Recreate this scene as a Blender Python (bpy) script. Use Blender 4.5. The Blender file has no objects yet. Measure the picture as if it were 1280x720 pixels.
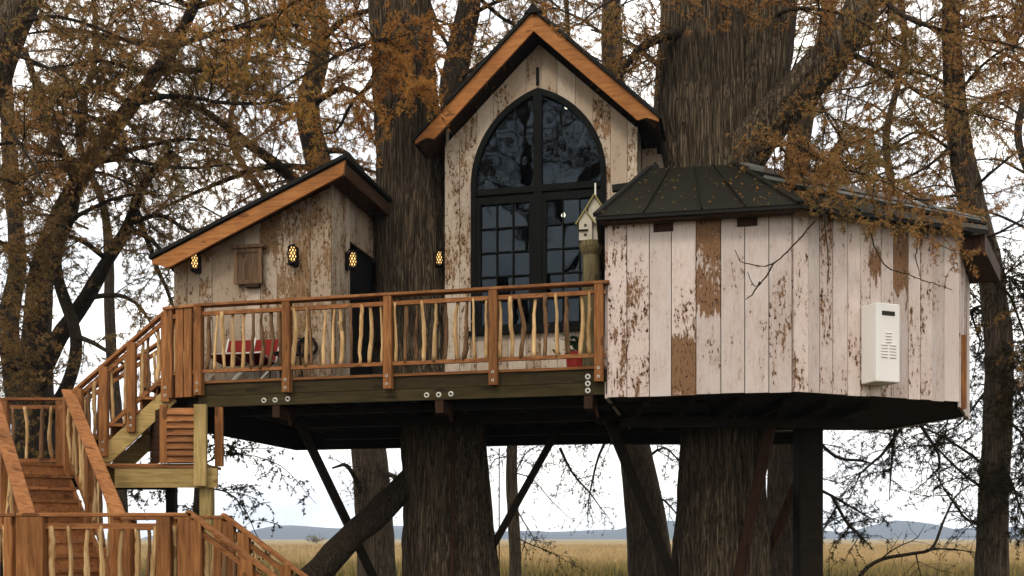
import bpy, math, random
import numpy as np
from mathutils import Vector, Matrix

# ------------------------------------------------------------------ camera, sky, sun, exposure
SC = bpy.context.scene
COL = SC.collection
EYE = 1.6
cam_d = bpy.data.cameras.new('camera'); cam = bpy.data.objects.new('camera', cam_d); COL.objects.link(cam)
cam.location = (0, 0, EYE); cam.rotation_euler = (math.radians(90), 0, 0)
cam_d.sensor_width = 36; cam_d.lens = 36.0; cam_d.shift_y = 313 / 1280.0
cam_d.clip_start = 0.1; cam_d.clip_end = 12000
SC.camera = cam

SUN_EL, SUN_AZ = 42, 205        # azimuth of the sun seen from above, clockwise from +Y
w = bpy.data.worlds.new('World'); SC.world = w; w.use_nodes = True
nt = w.node_tree; nt.nodes.clear()
out = nt.nodes.new('ShaderNodeOutputWorld'); bg = nt.nodes.new('ShaderNodeBackground')
sky = nt.nodes.new('ShaderNodeTexSky'); sky.sky_type = 'NISHITA'; sky.sun_disc = False
sky.sun_elevation = math.radians(SUN_EL); sky.sun_rotation = math.radians(SUN_AZ)
tc = nt.nodes.new('ShaderNodeTexCoord'); mp = nt.nodes.new('ShaderNodeMapping'); mp.inputs['Scale'].default_value = (1.6, 1.6, 4.5)
no = nt.nodes.new('ShaderNodeTexNoise'); no.inputs['Scale'].default_value = 2.2; no.inputs['Detail'].default_value = 7; no.inputs['Roughness'].default_value = .55
cr = nt.nodes.new('ShaderNodeMapRange'); cr.inputs['From Min'].default_value = .30; cr.inputs['From Max'].default_value = .55
cr.inputs['To Min'].default_value = .72; cr.inputs['To Max'].default_value = 1.0
mx = nt.nodes.new('ShaderNodeMix'); mx.data_type = 'RGBA'
L = nt.links.new
L(tc.outputs['Generated'], mp.inputs['Vector']); L(mp.outputs[0], no.inputs['Vector']); L(no.outputs['Fac'], cr.inputs['Value'])
n2 = nt.nodes.new('ShaderNodeTexNoise'); n2.inputs['Scale'].default_value = 3.1; n2.inputs['Detail'].default_value = 6; n2.inputs['Roughness'].default_value = .5
cl = nt.nodes.new('ShaderNodeValToRGB'); cl.color_ramp.elements[0].position = .36; cl.color_ramp.elements[1].position = .60
cl.color_ramp.elements[0].color = (.62, .635, .65, 1); cl.color_ramp.elements[1].color = (1, .955, .885, 1)
sc_ = nt.nodes.new('ShaderNodeVectorMath'); sc_.operation = 'SCALE'; sc_.inputs['Scale'].default_value = 17.5
L(mp.outputs[0], n2.inputs['Vector']); L(n2.outputs['Fac'], cl.inputs[0]); L(cl.outputs[0], sc_.inputs[0])
L(cr.outputs[0], mx.inputs['Factor']); L(sky.outputs[0], mx.inputs[6]); L(sc_.outputs[0], mx.inputs[7])
L(mx.outputs[2], bg.inputs['Color']); bg.inputs['Strength'].default_value = 0.1
L(bg.outputs[0], out.inputs['Surface'])

sl = bpy.data.lights.new('sun', 'SUN'); sl.energy = 1.5; sl.angle = math.radians(14); sl.color = (1, .93, .84)
sun = bpy.data.objects.new('sun', sl); COL.objects.link(sun)
az, el = math.radians(SUN_AZ), math.radians(SUN_EL)
sd = Vector((math.sin(az) * math.cos(el), math.cos(az) * math.cos(el), math.sin(el)))
sun.rotation_euler = sd.to_track_quat('Z', 'Y').to_euler(); sun.location = sd * 60
vs = SC.view_settings; vs.view_transform = 'Standard'; vs.look = 'None'; vs.gamma = 1; vs.exposure = 0.30
SC.cycles.volume_bounces = 0; SC.cycles.max_bounces = 6; SC.cycles.transparent_max_bounces = 12
SC.cycles.use_adaptive_sampling = True
SC.cycles.use_denoising = True

R = random.Random(7)
NR = np.random.default_rng(7)

# ------------------------------------------------------------------ materials
def mat(name):
    m = bpy.data.materials.new(name); m.use_nodes = True
    n = m.node_tree.nodes; p = n['Principled BSDF']; p.inputs['Specular IOR Level'].default_value = .12
    return m, m.node_tree, n, p
def node(t, typ, **kw):
    nd = t.nodes.new('ShaderNode' + typ)
    for k, v in kw.items():
        if k in nd.inputs: nd.inputs[k].default_value = v
        else: setattr(nd, k, v)
    return nd
def ramp(t, fac, stops):
    r = t.nodes.new('ShaderNodeValToRGB'); e = r.color_ramp.elements
    while len(e) < len(stops): e.new(.5)
    for i, (p, c) in enumerate(stops):
        e[i].position = p; e[i].color = (*c, 1)
    t.links.new(fac, r.inputs[0]); return r.outputs[0]
def mixc(t, fac, a, b, blend='MIX'):
    m = t.nodes.new('ShaderNodeMix'); m.data_type = 'RGBA'; m.blend_type = blend
    for s, v in ((m.inputs['Factor'], fac), (m.inputs[6], a), (m.inputs[7], b)):
        if isinstance(v, (int, float)): s.default_value = v
        elif isinstance(v, tuple): s.default_value = (*v, 1)
        else: t.links.new(v, s)
    return m.outputs[2]
def mth(t, op, a, b=None, c=None, clamp=False):
    m = t.nodes.new('ShaderNodeMath'); m.operation = op; m.use_clamp = clamp
    for i, v in enumerate((a, b, c)):
        if v is None: continue
        if isinstance(v, (int, float)): m.inputs[i].default_value = v
        else: t.links.new(v, m.inputs[i])
    return m.outputs[0]
def coords(t, scale, seed=True, kind='Object'):
    tcn = t.nodes.new('ShaderNodeTexCoord'); src = tcn.outputs[kind]
    if seed:
        at_ = t.nodes.new('ShaderNodeAttribute'); at_.attribute_type = 'OBJECT'; at_.attribute_name = 'seed'
        sc = t.nodes.new('ShaderNodeVectorMath'); sc.operation = 'SCALE'; sc.inputs[0].default_value = (13.1, 7.7, 5.3)
        t.links.new(at_.outputs['Fac'], sc.inputs['Scale'])
        ad = t.nodes.new('ShaderNodeVectorMath'); ad.operation = 'ADD'
        t.links.new(src, ad.inputs[0]); t.links.new(sc.outputs[0], ad.inputs[1]); src = ad.outputs[0]
    m = t.nodes.new('ShaderNodeMapping'); m.inputs['Scale'].default_value = scale
    t.links.new(src, m.inputs['Vector']); return m.outputs[0]
def noise(t, vec, scale=1, detail=5, rough=.55, dist=0):
    n = node(t, 'TexNoise', Scale=scale, Detail=detail, Roughness=rough, Distortion=dist)
    t.links.new(vec, n.inputs['Vector']); return n.outputs['Fac']
def bump(t, p, h, strength=.5, dist=.01):
    b = node(t, 'Bump', Strength=strength, Distance=dist)
    t.links.new(h, b.inputs['Height']); t.links.new(b.outputs[0], p.inputs['Normal'])
def oattr(t, name):
    a = t.nodes.new('ShaderNodeAttribute'); a.attribute_type = 'OBJECT'; a.attribute_name = name; return a.outputs['Fac']

def wood(name, dark, mid, light, rough=.75, axis='z', bmp=.35):
    """sawn timber: grain stretched along one axis, knots, per-piece tone from the piece's own seed"""
    m, t, n, p = mat(name)
    sc = {'z': (9, 9, .8), 'x': (.8, 9, 9), 'y': (9, .8, 9)}[axis]
    v = coords(t, sc); g = noise(t, v, 3.2, 6, .6, .6)
    fine = noise(t, v, 16, 3, .6)
    big = noise(t, coords(t, (1, 1, 1)), 1.7, 3)
    c = ramp(t, g, [(.30, dark), (.5, mid), (.72, light)])
    tone = mth(t, 'ADD', mth(t, 'MULTIPLY', oattr(t, 'seed'), .5), .72)
    hsv = node(t, 'HueSaturation'); t.links.new(c, hsv.inputs['Color']); t.links.new(tone, hsv.inputs['Value'])
    knot = node(t, 'TexVoronoi', Scale=1.0); t.links.new(coords(t, {'z': (5, 5, 1.6), 'x': (1.6, 5, 5), 'y': (5, 1.6, 5)}[axis]), knot.inputs['Vector'])
    kf = mth(t, 'LESS_THAN', knot.outputs['Distance'], .15)
    c2 = mixc(t, mth(t, 'MULTIPLY', kf, .65), hsv.outputs[0], tuple(x * .35 for x in dark))
    c3 = mixc(t, mth(t, 'MULTIPLY', mth(t, 'SUBTRACT', big, .45, clamp=True), 1.6, clamp=True), c2, tuple(x * .6 for x in dark))
    t.links.new(c3, p.inputs['Base Color']); p.inputs['Roughness'].default_value = rough
    bump(t, p, mth(t, 'ADD', g, mth(t, 'MULTIPLY', fine, .5)), bmp, .006)
    return m

M = {}
M['cedar'] = wood('cedar_stain', (.125, .047, .015), (.24, .097, .031), (.345, .155, .053))
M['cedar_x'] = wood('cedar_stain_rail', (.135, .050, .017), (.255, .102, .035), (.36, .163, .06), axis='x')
M['barge'] = wood('bright_cedar_board', (.20, .076, .022), (.33, .130, .038), (.42, .19, .062), axis='x')
M['treated'] = wood('green_treated_timber', (.19, .13, .045), (.32, .225, .085), (.41, .30, .13))
M['treated_x'] = wood('green_treated_beam', (.22, .145, .046), (.36, .245, .088), (.45, .32, .135), axis='x')
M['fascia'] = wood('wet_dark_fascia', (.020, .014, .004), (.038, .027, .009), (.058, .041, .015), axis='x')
M['dark'] = wood('shade_dark_timber', (.006, .004, .002), (.012, .008, .0035), (.021, .014, .0065), axis='x')  # underside shade is put into this colour, blacker than the timber itself
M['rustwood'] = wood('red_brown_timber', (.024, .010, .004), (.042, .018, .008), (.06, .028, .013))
M['stick'] = wood('peeled_branch', (.30, .16, .06), (.48, .30, .13), (.66, .47, .25), bmp=.6)
M['stick_dark'] = wood('bark_branch', (.07, .035, .015), (.14, .075, .034), (.25, .14, .065), bmp=.8)
M['plaque'] = wood('carved_brown_wood', (.06, .035, .018), (.13, .075, .04), (.2, .13, .075), bmp=1)
M['olive_post'] = wood('mossy_post', (.05, .04, .015), (.11, .085, .04), (.16, .13, .065))
M['soffit'] = wood('soffit_board', (.03, .014, .006), (.06, .03, .013), (.09, .045, .02), axis='y')

def paint(name, tint, tint2, bare_a, bare_b, dirt, tanf=.0, extra=.0):
    """barn boards: chalky paint, flaked off to bare wood in vertical patches"""
    m, t, n, p = mat(name)
    tall = coords(t, (7, 7, 1.3)); iso = coords(t, (1, 1, 1))
    fl = noise(t, tall, 2.0, 9, .68, .5)
    chips = noise(t, coords(t, (9, 9, 4.5)), 3.6, 7, .7, .4)
    big = noise(t, coords(t, (1.2, 1.2, .9)), 1.6, 4)
    grain = noise(t, coords(t, (30, 30, 1.4)), 2.5, 5, .6)
    tcn = t.nodes.new('ShaderNodeTexCoord'); sep = t.nodes.new('ShaderNodeSeparateXYZ'); t.links.new(tcn.outputs['Object'], sep.inputs[0])
    z = mth(t, 'ADD', sep.outputs['Z'], mth(t, 'MULTIPLY', mth(t, 'SUBTRACT', fl, .5), 1.1))
    lo, hi = oattr(t, 'bare_lo'), oattr(t, 'bare_hi')
    band = mth(t, 'MULTIPLY', mth(t, 'GREATER_THAN', z, lo), mth(t, 'LESS_THAN', z, hi))
    wear = oattr(t, 'wear')
    s = mth(t, 'ADD', mth(t, 'MULTIPLY', fl, .5), mth(t, 'MULTIPLY', chips, .5))
    s = mth(t, 'ADD', s, mth(t, 'MULTIPLY', mth(t, 'SUBTRACT', big, .5), .34))
    s = mth(t, 'ADD', s, mth(t, 'ADD', mth(t, 'MULTIPLY', wear, .12), extra))
    s = mth(t, 'ADD', s, mth(t, 'MULTIPLY', band, .17))
    mr = node(t, 'MapRange'); t.links.new(s, mr.inputs['Value']); mr.inputs['From Min'].default_value = .612; mr.inputs['From Max'].default_value = .632
    peel = mr.outputs[0]
    thin = node(t, 'MapRange'); t.links.new(s, thin.inputs['Value']); thin.inputs['From Min'].default_value = .46; thin.inputs['From Max'].default_value = .63
    pc = mixc(t, big, tint, tint2)
    pc = mixc(t, mth(t, 'MULTIPLY', thin.outputs[0], .55), pc, dirt)
    pc = mixc(t, mth(t, 'MULTIPLY', mth(t, 'SUBTRACT', grain, .5, clamp=True), 1.3, clamp=True), pc, tuple(x * .55 for x in dirt))
    tone = mth(t, 'ADD', mth(t, 'MULTIPLY', oattr(t, 'seed'), .36), .76)
    hsv = node(t, 'HueSaturation'); t.links.new(pc, hsv.inputs['Color']); t.links.new(tone, hsv.inputs['Value'])
    tan = mth(t, 'MULTIPLY', mth(t, 'GREATER_THAN', oattr(t, 'seed'), .66), tanf)
    pcol = mixc(t, tan, hsv.outputs[0], tuple(x * .8 for x in dirt))
    bc = mixc(t, grain, bare_a, bare_b)
    bc = mixc(t, mth(t, 'GREATER_THAN', chips, .58), bc, tuple(x * .25 for x in bare_a))
    t.links.new(mixc(t, peel, pcol, bc), p.inputs['Base Color'])
    p.inputs['Roughness'].default_value = .85
    h = mth(t, 'SUBTRACT', mth(t, 'MULTIPLY', grain, .35), mth(t, 'MULTIPLY', peel, .8))
    bump(t, p, h, .55, .008)
    return m
M['barn'] = paint('pinkish_white_barn_board', (.655, .58, .535), (.585, .465, .41), (.135, .07, .034), (.25, .14, .072), (.46, .33, .26), .12, .008)
M['shedpaint'] = paint('greyed_barn_board', (.52, .44, .36), (.40, .31, .23), (.13, .075, .035), (.25, .15, .075), (.27, .19, .115), .6, .008)
M['gablepaint'] = paint('cream_barn_board', (.60, .52, .42), (.50, .395, .295), (.15, .08, .038), (.28, .165, .085), (.34, .235, .15), .6, .022)

def simple(name, col, rough=.6, metal=0, var=.25, scale=6, bmp=0):
    m, t, n, p = mat(name)
    f = noise(t, coords(t, (1, 1, 1)), scale, 6)
    t.links.new(mixc(t, f, tuple(x * (1 - var) for x in col), tuple(min(1, x * (1 + var)) for x in col)), p.inputs['Base Color'])
    p.inputs['Roughness'].default_value = rough; p.inputs['Metallic'].default_value = metal
    if bmp: bump(t, p, f, bmp, .01)
    return m
M['roof'] = simple('dark_green_metal_roof', (.0115, .0105, .006), .55, .0, .45, 2.2, .12)
M['roof'].node_tree.nodes['Principled BSDF'].inputs['Specular IOR Level'].default_value = .06
M['ribs'] = simple('grey_roof_rib', (.17, .165, .15), .45, .2, .3, 6)
M['tar'] = simple('black_roof_felt', (.013, .012, .010), .85, 0, .3, 20, .3)
M['frame'] = simple('black_window_paint', (.0045, .005, .0038), .5, 0, .3, 9)
M['frame'].node_tree.nodes['Principled BSDF'].inputs['Specular IOR Level'].default_value = .04
M['steel'] = simple('zinc_washer', (.55, .52, .45), .4, .6, .2, 20)
M['iron'] = simple('black_iron', (.008, .007, .006), .55, .3, .3, 20)
M['white_box'] = simple('ivory_enamel', (.72, .69, .64), .45, 0, .06, 2.5)
M['slot'] = simple('dark_slot', (.025, .022, .014), .7)
M['red'] = simple('red_canvas', (.17, .012, .008), .8, 0, .3, 8)
M['red_pot'] = simple('red_glaze', (.25, .02, .014), .45, 0, .3, 6)
M['white'] = simple('white_tube', (.7, .66, .58), .4, 0, .1, 8)
M['bird_white'] = simple('birdhouse_cream', (.46, .41, .32), .8, 0, .25, 14)
M['bird_roof'] = simple('birdhouse_yellow_green', (.24, .20, .075), .8, 0, .3, 12)
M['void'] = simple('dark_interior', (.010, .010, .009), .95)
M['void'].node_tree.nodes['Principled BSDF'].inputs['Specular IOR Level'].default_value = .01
M['wreath'] = simple('dark_twigs', (.018, .010, .007), .9, 0, .5, 20)
M['plant'] = simple('dark_green_leaf', (.025, .05, .014), .6, 0, .5, 9)

def bark(name, dark, mid, light, fine=1.0, bmp=.9):
    """stringy bark: long ridges split by thin dark fissures"""
    m, t, n, p = mat(name)
    v = coords(t, (15 * fine, 15 * fine, .75 * fine), False)
    a = noise(t, v, 1.7, 8, .62, .3); b = noise(t, v, 5, 6, .65, .2); big = noise(t, coords(t, (1, 1, .5), False), 1.1, 3)
    vo = node(t, 'TexVoronoi', Scale=1.9, feature='DISTANCE_TO_EDGE'); vd = t.nodes.new('ShaderNodeVectorMath'); vd.operation = 'ADD'
    sc = t.nodes.new('ShaderNodeVectorMath'); sc.operation = 'SCALE'; sc.inputs['Scale'].default_value = .55
    nz = node(t, 'TexNoise', Scale=1.3, Detail=4); t.links.new(v, nz.inputs['Vector']); t.links.new(nz.outputs['Color'], sc.inputs[0])
    t.links.new(v, vd.inputs[0]); t.links.new(sc.outputs[0], vd.inputs[1]); t.links.new(vd.outputs[0], vo.inputs['Vector'])
    cr_ = node(t, 'MapRange'); t.links.new(vo.outputs['Distance'], cr_.inputs['Value']); cr_.inputs['From Min'].default_value = .015; cr_.inputs['From Max'].default_value = .16
    h = mth(t, 'ADD', mth(t, 'MULTIPLY', a, .65), mth(t, 'MULTIPLY', b, .45))
    c = ramp(t, h, [(.45, dark), (.55, mid), (.67, light)])
    fib = noise(t, coords(t, (34 * fine, 34 * fine, .9 * fine), False), 1.6, 4, .6, .15)
    c = mixc(t, mth(t, 'MULTIPLY', mth(t, 'SUBTRACT', fib, .52, clamp=True), 5, clamp=True), c, light)
    c = mixc(t, mth(t, 'MULTIPLY', big, .4), c, tuple(x * .6 for x in mid))
    c = mixc(t, mth(t, 'MULTIPLY', mth(t, 'SUBTRACT', 1, cr_.outputs[0]), .6), c, tuple(x * .8 for x in dark))
    t.links.new(c, p.inputs['Base Color']); p.inputs['Roughness'].default_value = .95
    bump(t, p, mth(t, 'ADD', h, mth(t, 'MULTIPLY', cr_.outputs[0], .6)), bmp, .05)
    return m
M['bark'] = bark('cypress_bark', (.017, .012, .006), (.075, .053, .031), (.22, .165, .105))
M['bark_dark'] = bark('limb_bark', (.016, .011, .006), (.05, .036, .021), (.11, .08, .05), 1.6)
M['bark_pale'] = bark('pale_bark', (.028, .02, .012), (.088, .064, .04), (.19, .143, .094), 1.2)

def leafmat(name, cols, transl=.35):
    m, t, n, p = mat(name)
    g = t.nodes.new('ShaderNodeNewGeometry')
    big = noise(t, coords(t, (1, 1, 1), False), .55, 3, .6)
    f = mth(t, 'ADD', mth(t, 'MULTIPLY', big, 1.15), mth(t, 'MULTIPLY', mth(t, 'SUBTRACT', g.outputs['Random Per Island'], .5), .42))
    f = mth(t, 'SUBTRACT', f, .07)
    k = len(cols)
    c = ramp(t, f, [(.25 + .5 * i / (k - 1), cc) for i, cc in enumerate(cols)])
    d = node(t, 'BsdfDiffuse'); tr = node(t, 'BsdfTranslucent'); ms = node(t, 'MixShader'); ms.inputs[0].default_value = transl
    t.links.new(c, d.inputs[0]); t.links.new(c, tr.inputs[0]); t.links.new(d.outputs[0], ms.inputs[1]); t.links.new(tr.outputs[0], ms.inputs[2])
    t.links.new(ms.outputs[0], n['Material Output'].inputs['Surface']); n.remove(p)
    return m
M['leaf_rust'] = leafmat('rusty_cypress_needles', [(.19, .165, .06), (.24, .16, .06), (.34, .18, .065), (.44, .215, .075), (.25, .13, .052)], .5)
M['leaf_brown'] = leafmat('brown_cypress_needles', [(.15, .135, .052), (.20, .14, .056), (.27, .165, .062), (.36, .20, .072), (.18, .115, .05)], .5)
M['leaf_orange'] = leafmat('orange_cypress_needles', [(.30, .22, .055), (.36, .205, .055), (.44, .205, .056), (.52, .24, .064), (.32, .14, .044)], .5)
M['leaf_olive'] = leafmat('olive_needles', [(.15, .155, .045), (.21, .175, .05), (.30, .18, .056)], .5)
M['leaf_dark'] = leafmat('dark_backlit_leaves', [(.016, .014, .005), (.028, .022, .007), (.04, .027, .009)], .15)  # dark leaves; on low limbs the backlit darkness is put into the colour

def glass():
    m, t, n, p = mat('window_glass')
    n.remove(p)
    tr = node(t, 'BsdfTransparent'); tr.inputs[0].default_value = (.30, .34, .34, 1)
    gl = node(t, 'BsdfGlossy'); gl.inputs['Roughness'].default_value = .015; gl.inputs['Color'].default_value = (.66, .84, 1, 1)
    fr = node(t, 'Fresnel', IOR=1.42); ms = node(t, 'MixShader')
    b = node(t, 'Bump', Strength=.25, Distance=.02); t.links.new(noise(t, coords(t, (1, 1, 1)), 1.5, 2), b.inputs['Height'])
    t.links.new(b.outputs[0], gl.inputs['Normal'])
    t.links.new(fr.outputs[0], ms.inputs[0]); t.links.new(tr.outputs[0], ms.inputs[1]); t.links.new(gl.outputs[0], ms.inputs[2])
    t.links.new(ms.outputs[0], n['Material Output'].inputs['Surface'])
    return m
M['glass'] = glass()
def emit(name, col, s):
    m, t, n, p = mat(name); p.inputs['Base Color'].default_value = (*col, 1)
    p.inputs['Emission Color'].default_value = (*col, 1); p.inputs['Emission Strength'].default_value = s
    return m
M['lamp'] = emit('lit_lantern_glass', (1, .58, .2), 1.7)
M['bulb'] = emit('lit_bulb', (1, .86, .6), 5)

def ground_mat():
    m, t, n, p = mat('meadow_ground')
    v = coords(t, (1, 1, 1), False)
    a = noise(t, v, .05, 6, .65); b = noise(t, v, 1.2, 6, .7); c = noise(t, coords(t, (.012, .06, 1), False), 1, 5)
    col = ramp(t, mth(t, 'ADD', mth(t, 'MULTIPLY', a, .5), mth(t, 'MULTIPLY', c, .5)), [(.38, (.16, .125, .045)), (.5, (.28, .195, .08)), (.62, (.36, .255, .115))])
    col = mixc(t, mth(t, 'MULTIPLY', b, .5), col, (.12, .09, .028))
    # leaf litter and dark soil round the trees
    sep = t.nodes.new('ShaderNodeSeparateXYZ'); tcn = t.nodes.new('ShaderNodeTexCoord'); t.links.new(tcn.outputs['Object'], sep.inputs[0])
    d = mth(t, 'ADD', sep.outputs['Y'], mth(t, 'MULTIPLY', a, 14))
    mr = node(t, 'MapRange'); t.links.new(d, mr.inputs['Value']); mr.inputs['From Min'].default_value = 36; mr.inputs['From Max'].default_value = 56
    lit = mixc(t, b, (.045, .035, .014), (.075, .06, .022))
    t.links.new(mixc(t, mr.outputs[0], lit, col), p.inputs['Base Color']); p.inputs['Roughness'].default_value = 1
    bump(t, p, b, .6, .1)
    return m
M['ground'] = ground_mat()
def grass_mat():
    m, t, n, p = mat('dry_grass'); g = t.nodes.new('ShaderNodeNewGeometry')
    v = coords(t, (1, 1, 1), False); a = noise(t, v, .09, 4)
    sep = t.nodes.new('ShaderNodeSeparateXYZ'); tcn = t.nodes.new('ShaderNodeTexCoord'); t.links.new(tcn.outputs['Object'], sep.inputs[0])
    mr = node(t, 'MapRange'); t.links.new(mth(t, 'ADD', sep.outputs['Y'], mth(t, 'MULTIPLY', a, 40)), mr.inputs['Value'])
    mr.inputs['From Min'].default_value = 55; mr.inputs['From Max'].default_value = 92
    gold = ramp(t, mth(t, 'ADD', mth(t, 'MULTIPLY', a, .7), mth(t, 'MULTIPLY', g.outputs['Random Per Island'], .3)), [(.3, (.20, .145, .06)), (.5, (.34, .235, .105)), (.7, (.42, .305, .15))])
    green = ramp(t, g.outputs['Random Per Island'], [(.2, (.055, .06, .014)), (.6, (.13, .105, .03)), (.9, (.26, .17, .05))])
    t.links.new(mixc(t, mr.outputs[0], green, gold), p.inputs['Base Color']); p.inputs['Roughness'].default_value = .9
    return m
M['grass'] = grass_mat()
M['hill'] = simple('wooded_hill', (.045, .05, .05), 1, 0, .35, .02)

# ------------------------------------------------------------------ mesh helpers
class MB:
    def __init__(s): s.v = []; s.f = []
    def poly(s, vs, fs):
        b = len(s.v); s.v += [tuple(x) for x in vs]; s.f += [tuple(i + b for i in f) for f in fs]; return s
    def box(s, x0, x1, y0, y1, z0, z1):
        return s.poly([(x0, y0, z0), (x1, y0, z0), (x1, y1, z0), (x0, y1, z0), (x0, y0, z1), (x1, y0, z1), (x1, y1, z1), (x0, y1, z1)],
                      [(0, 3, 2, 1), (4, 5, 6, 7), (0, 1, 5, 4), (1, 2, 6, 5), (2, 3, 7, 6), (3, 0, 4, 7)])
    def beam(s, p0, p1, wd, ht, up=(0, 0, 1), ch=0):
        """bar from p0 to p1, wd across, ht in the 'up' sense; ch chamfers its long edges"""
        p0 = Vector(p0); p1 = Vector(p1); d = (p1 - p0).normalized(); upv = Vector(up)
        if abs(d.dot(upv)) > .98: upv = Vector((0, 1, 0))
        x = d.cross(upv).normalized(); y = x.cross(d).normalized()
        a, b = wd / 2, ht / 2
        if ch: sec = [(-a + ch, -b), (a - ch, -b), (a, -b + ch), (a, b - ch), (a - ch, b), (-a + ch, b), (-a, b - ch), (-a, -b + ch)]
        else: sec = [(-a, -b), (a, -b), (a, b), (-a, b)]
        k = len(sec); vs = [p + x * i + y * j for p in (p0, p1) for i, j in sec]
        fs = [tuple(range(k))[::-1], tuple(range(k, 2 * k))] + [(i, (i + 1) % k, k + (i + 1) % k, k + i) for i in range(k)]
        return s.poly([tuple(q) for q in vs], fs)
    def prism(s, pts, axis, a0, a1):
        """polygon extruded: axis 'y' pts are (x,z); axis 'x' pts are (y,z); axis 'z' pts are (x,y)"""
        k = len(pts)
        def P(p, a): return {'y': (p[0], a, p[1]), 'x': (a, p[0], p[1]), 'z': (p[0], p[1], a)}[axis]
        vs = [P(p, a0) for p in pts] + [P(p, a1) for p in pts]
        return s.poly(vs, [tuple(range(k)), tuple(range(k, 2 * k))[::-1]] + [(i, k + i, k + (i + 1) % k, (i + 1) % k) for i in range(k)])
    def slab(s, quad, th):
        """thick sheet under a 3D polygon"""
        q = [Vector(p) for p in quad]; nrm = (q[1] - q[0]).cross(q[2] - q[0]).normalized()
        if nrm.z < 0: nrm = -nrm
        k = len(q); vs = [tuple(p) for p in q] + [tuple(p - nrm * th) for p in q]
        return s.poly(vs, [tuple(range(k)), tuple(range(k, 2 * k))[::-1]] + [(i, k + i, k + (i + 1) % k, (i + 1) % k) for i in range(k)])
    def tube(s, pts, rad, sides=6, cap=True):
        pts = [Vector(p) for p in pts]; n = len(pts); b = len(s.v); ref = None
        for i, p in enumerate(pts):
            d = (pts[min(i + 1, n - 1)] - pts[max(i - 1, 0)]).normalized()
            if ref is None: ref = d.cross(Vector((0, 0, 1)) if abs(d.z) < .9 else Vector((1, 0, 0))).normalized()
            x = (ref - d * ref.dot(d)).normalized(); ref = x; y = d.cross(x)
            r = rad[i] if hasattr(rad, '__len__') else rad
            for k in range(sides):
                a = 2 * math.pi * k / sides; s.v.append(tuple(p + x * (r * math.cos(a)) + y * (r * math.sin(a))))
        for i in range(n - 1):
            for k in range(sides):
                s.f.append((b + i * sides + k, b + i * sides + (k + 1) % sides, b + (i + 1) * sides + (k + 1) % sides, b + (i + 1) * sides + k))
        if cap:
            s.f.append(tuple(b + k for k in range(sides))[::-1]); s.f.append(tuple(b + (n - 1) * sides + k for k in range(sides)))
        return s
    def lathe(s, c, prof, sides=16):
        b = len(s.v)
        for r, z in prof:
            for k in range(sides):
                a = 2 * math.pi * k / sides; s.v.append((c[0] + r * math.cos(a), c[1] + r * math.sin(a), c[2] + z))
        for i in range(len(prof) - 1):
            for k in range(sides):
                s.f.append((b + i * sides + k, b + i * sides + (k + 1) % sides, b + (i + 1) * sides + (k + 1) % sides, b + (i + 1) * sides + k))
        s.f.append(tuple(b + k for k in range(sides))[::-1]); s.f.append(tuple(b + (len(prof) - 1) * sides + k for k in range(sides)))
        return s

def mk_mesh(name, mb, m, smooth=False):
    me = bpy.data.meshes.new(name); me.from_pydata(mb.v, [], mb.f); me.materials.append(m)
    if smooth: me.polygons.foreach_set('use_smooth', [True] * len(me.polygons))
    return me
HA = math.radians(-13); OX, OY = 1.24, 13.24
def H(u, v, z=0):
    """point of the house grid (u along the deck edge, v back from it) as world point"""
    c, s = math.cos(HA), math.sin(HA)
    return Vector((OX + u * c - v * s, OY + u * s + v * c, z))
class Thing:
    """an Empty at the thing's base; parts are given in the thing's own frame ('house' grid or world) and stored relative to the base"""
    def __init__(s, name, label, cat, base=(0, 0, 0), frame='world', group=None, kind=None):
        s.o = bpy.data.objects.new(name, None); COL.objects.link(s.o); s.base = Vector(base); s.o.empty_display_size = .2
        if frame == 'house': s.o.location = H(*base); s.o.rotation_euler = (0, 0, HA)
        else: s.o.location = base
        s.o['label'] = label
        if cat: s.o['category'] = cat
        if group: s.o['group'] = group
        if kind: s.o['kind'] = kind
    def part(s, name, mb, m, parent=None, smooth=False, label=None, **props):
        mb.v = [(x - s.base.x, y - s.base.y, z - s.base.z) for x, y, z in mb.v]
        o = bpy.data.objects.new(name, mk_mesh(name, mb, M[m] if isinstance(m, str) else m, smooth)); COL.objects.link(o)
        o.parent = parent or s.o; o['seed'] = R.random()
        if label: o['label'] = label
        for k, v in props.items(): o[k] = v
        return o
    def inst(s, name, mesh, loc, rot=(0, 0, 0), scale=(1, 1, 1), parent=None):
        o = bpy.data.objects.new(name, mesh); COL.objects.link(o); o.parent = parent or s.o
        o.location = Vector(loc) - s.base; o.rotation_euler = rot; o.scale = scale; o['seed'] = R.random(); return o
def single(name, mb, m, label, cat, base=None, smooth=False, kind=None, group=None):
    base = Vector(base or (0, 0, 0)); mb.v = [(x - base.x, y - base.y, z - base.z) for x, y, z in mb.v]
    o = bpy.data.objects.new(name, mk_mesh(name, mb, M[m], smooth)); COL.objects.link(o); o.location = base; o['seed'] = R.random()
    if label: o['label'] = label
    if cat: o['category'] = cat
    if kind: o['kind'] = kind
    if group: o['group'] = group
    return o
def at(px, py, Y):
    return Vector(((px - 640) / 1280 * Y, Y, EYE + (673 - py) / 1280 * Y))

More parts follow.
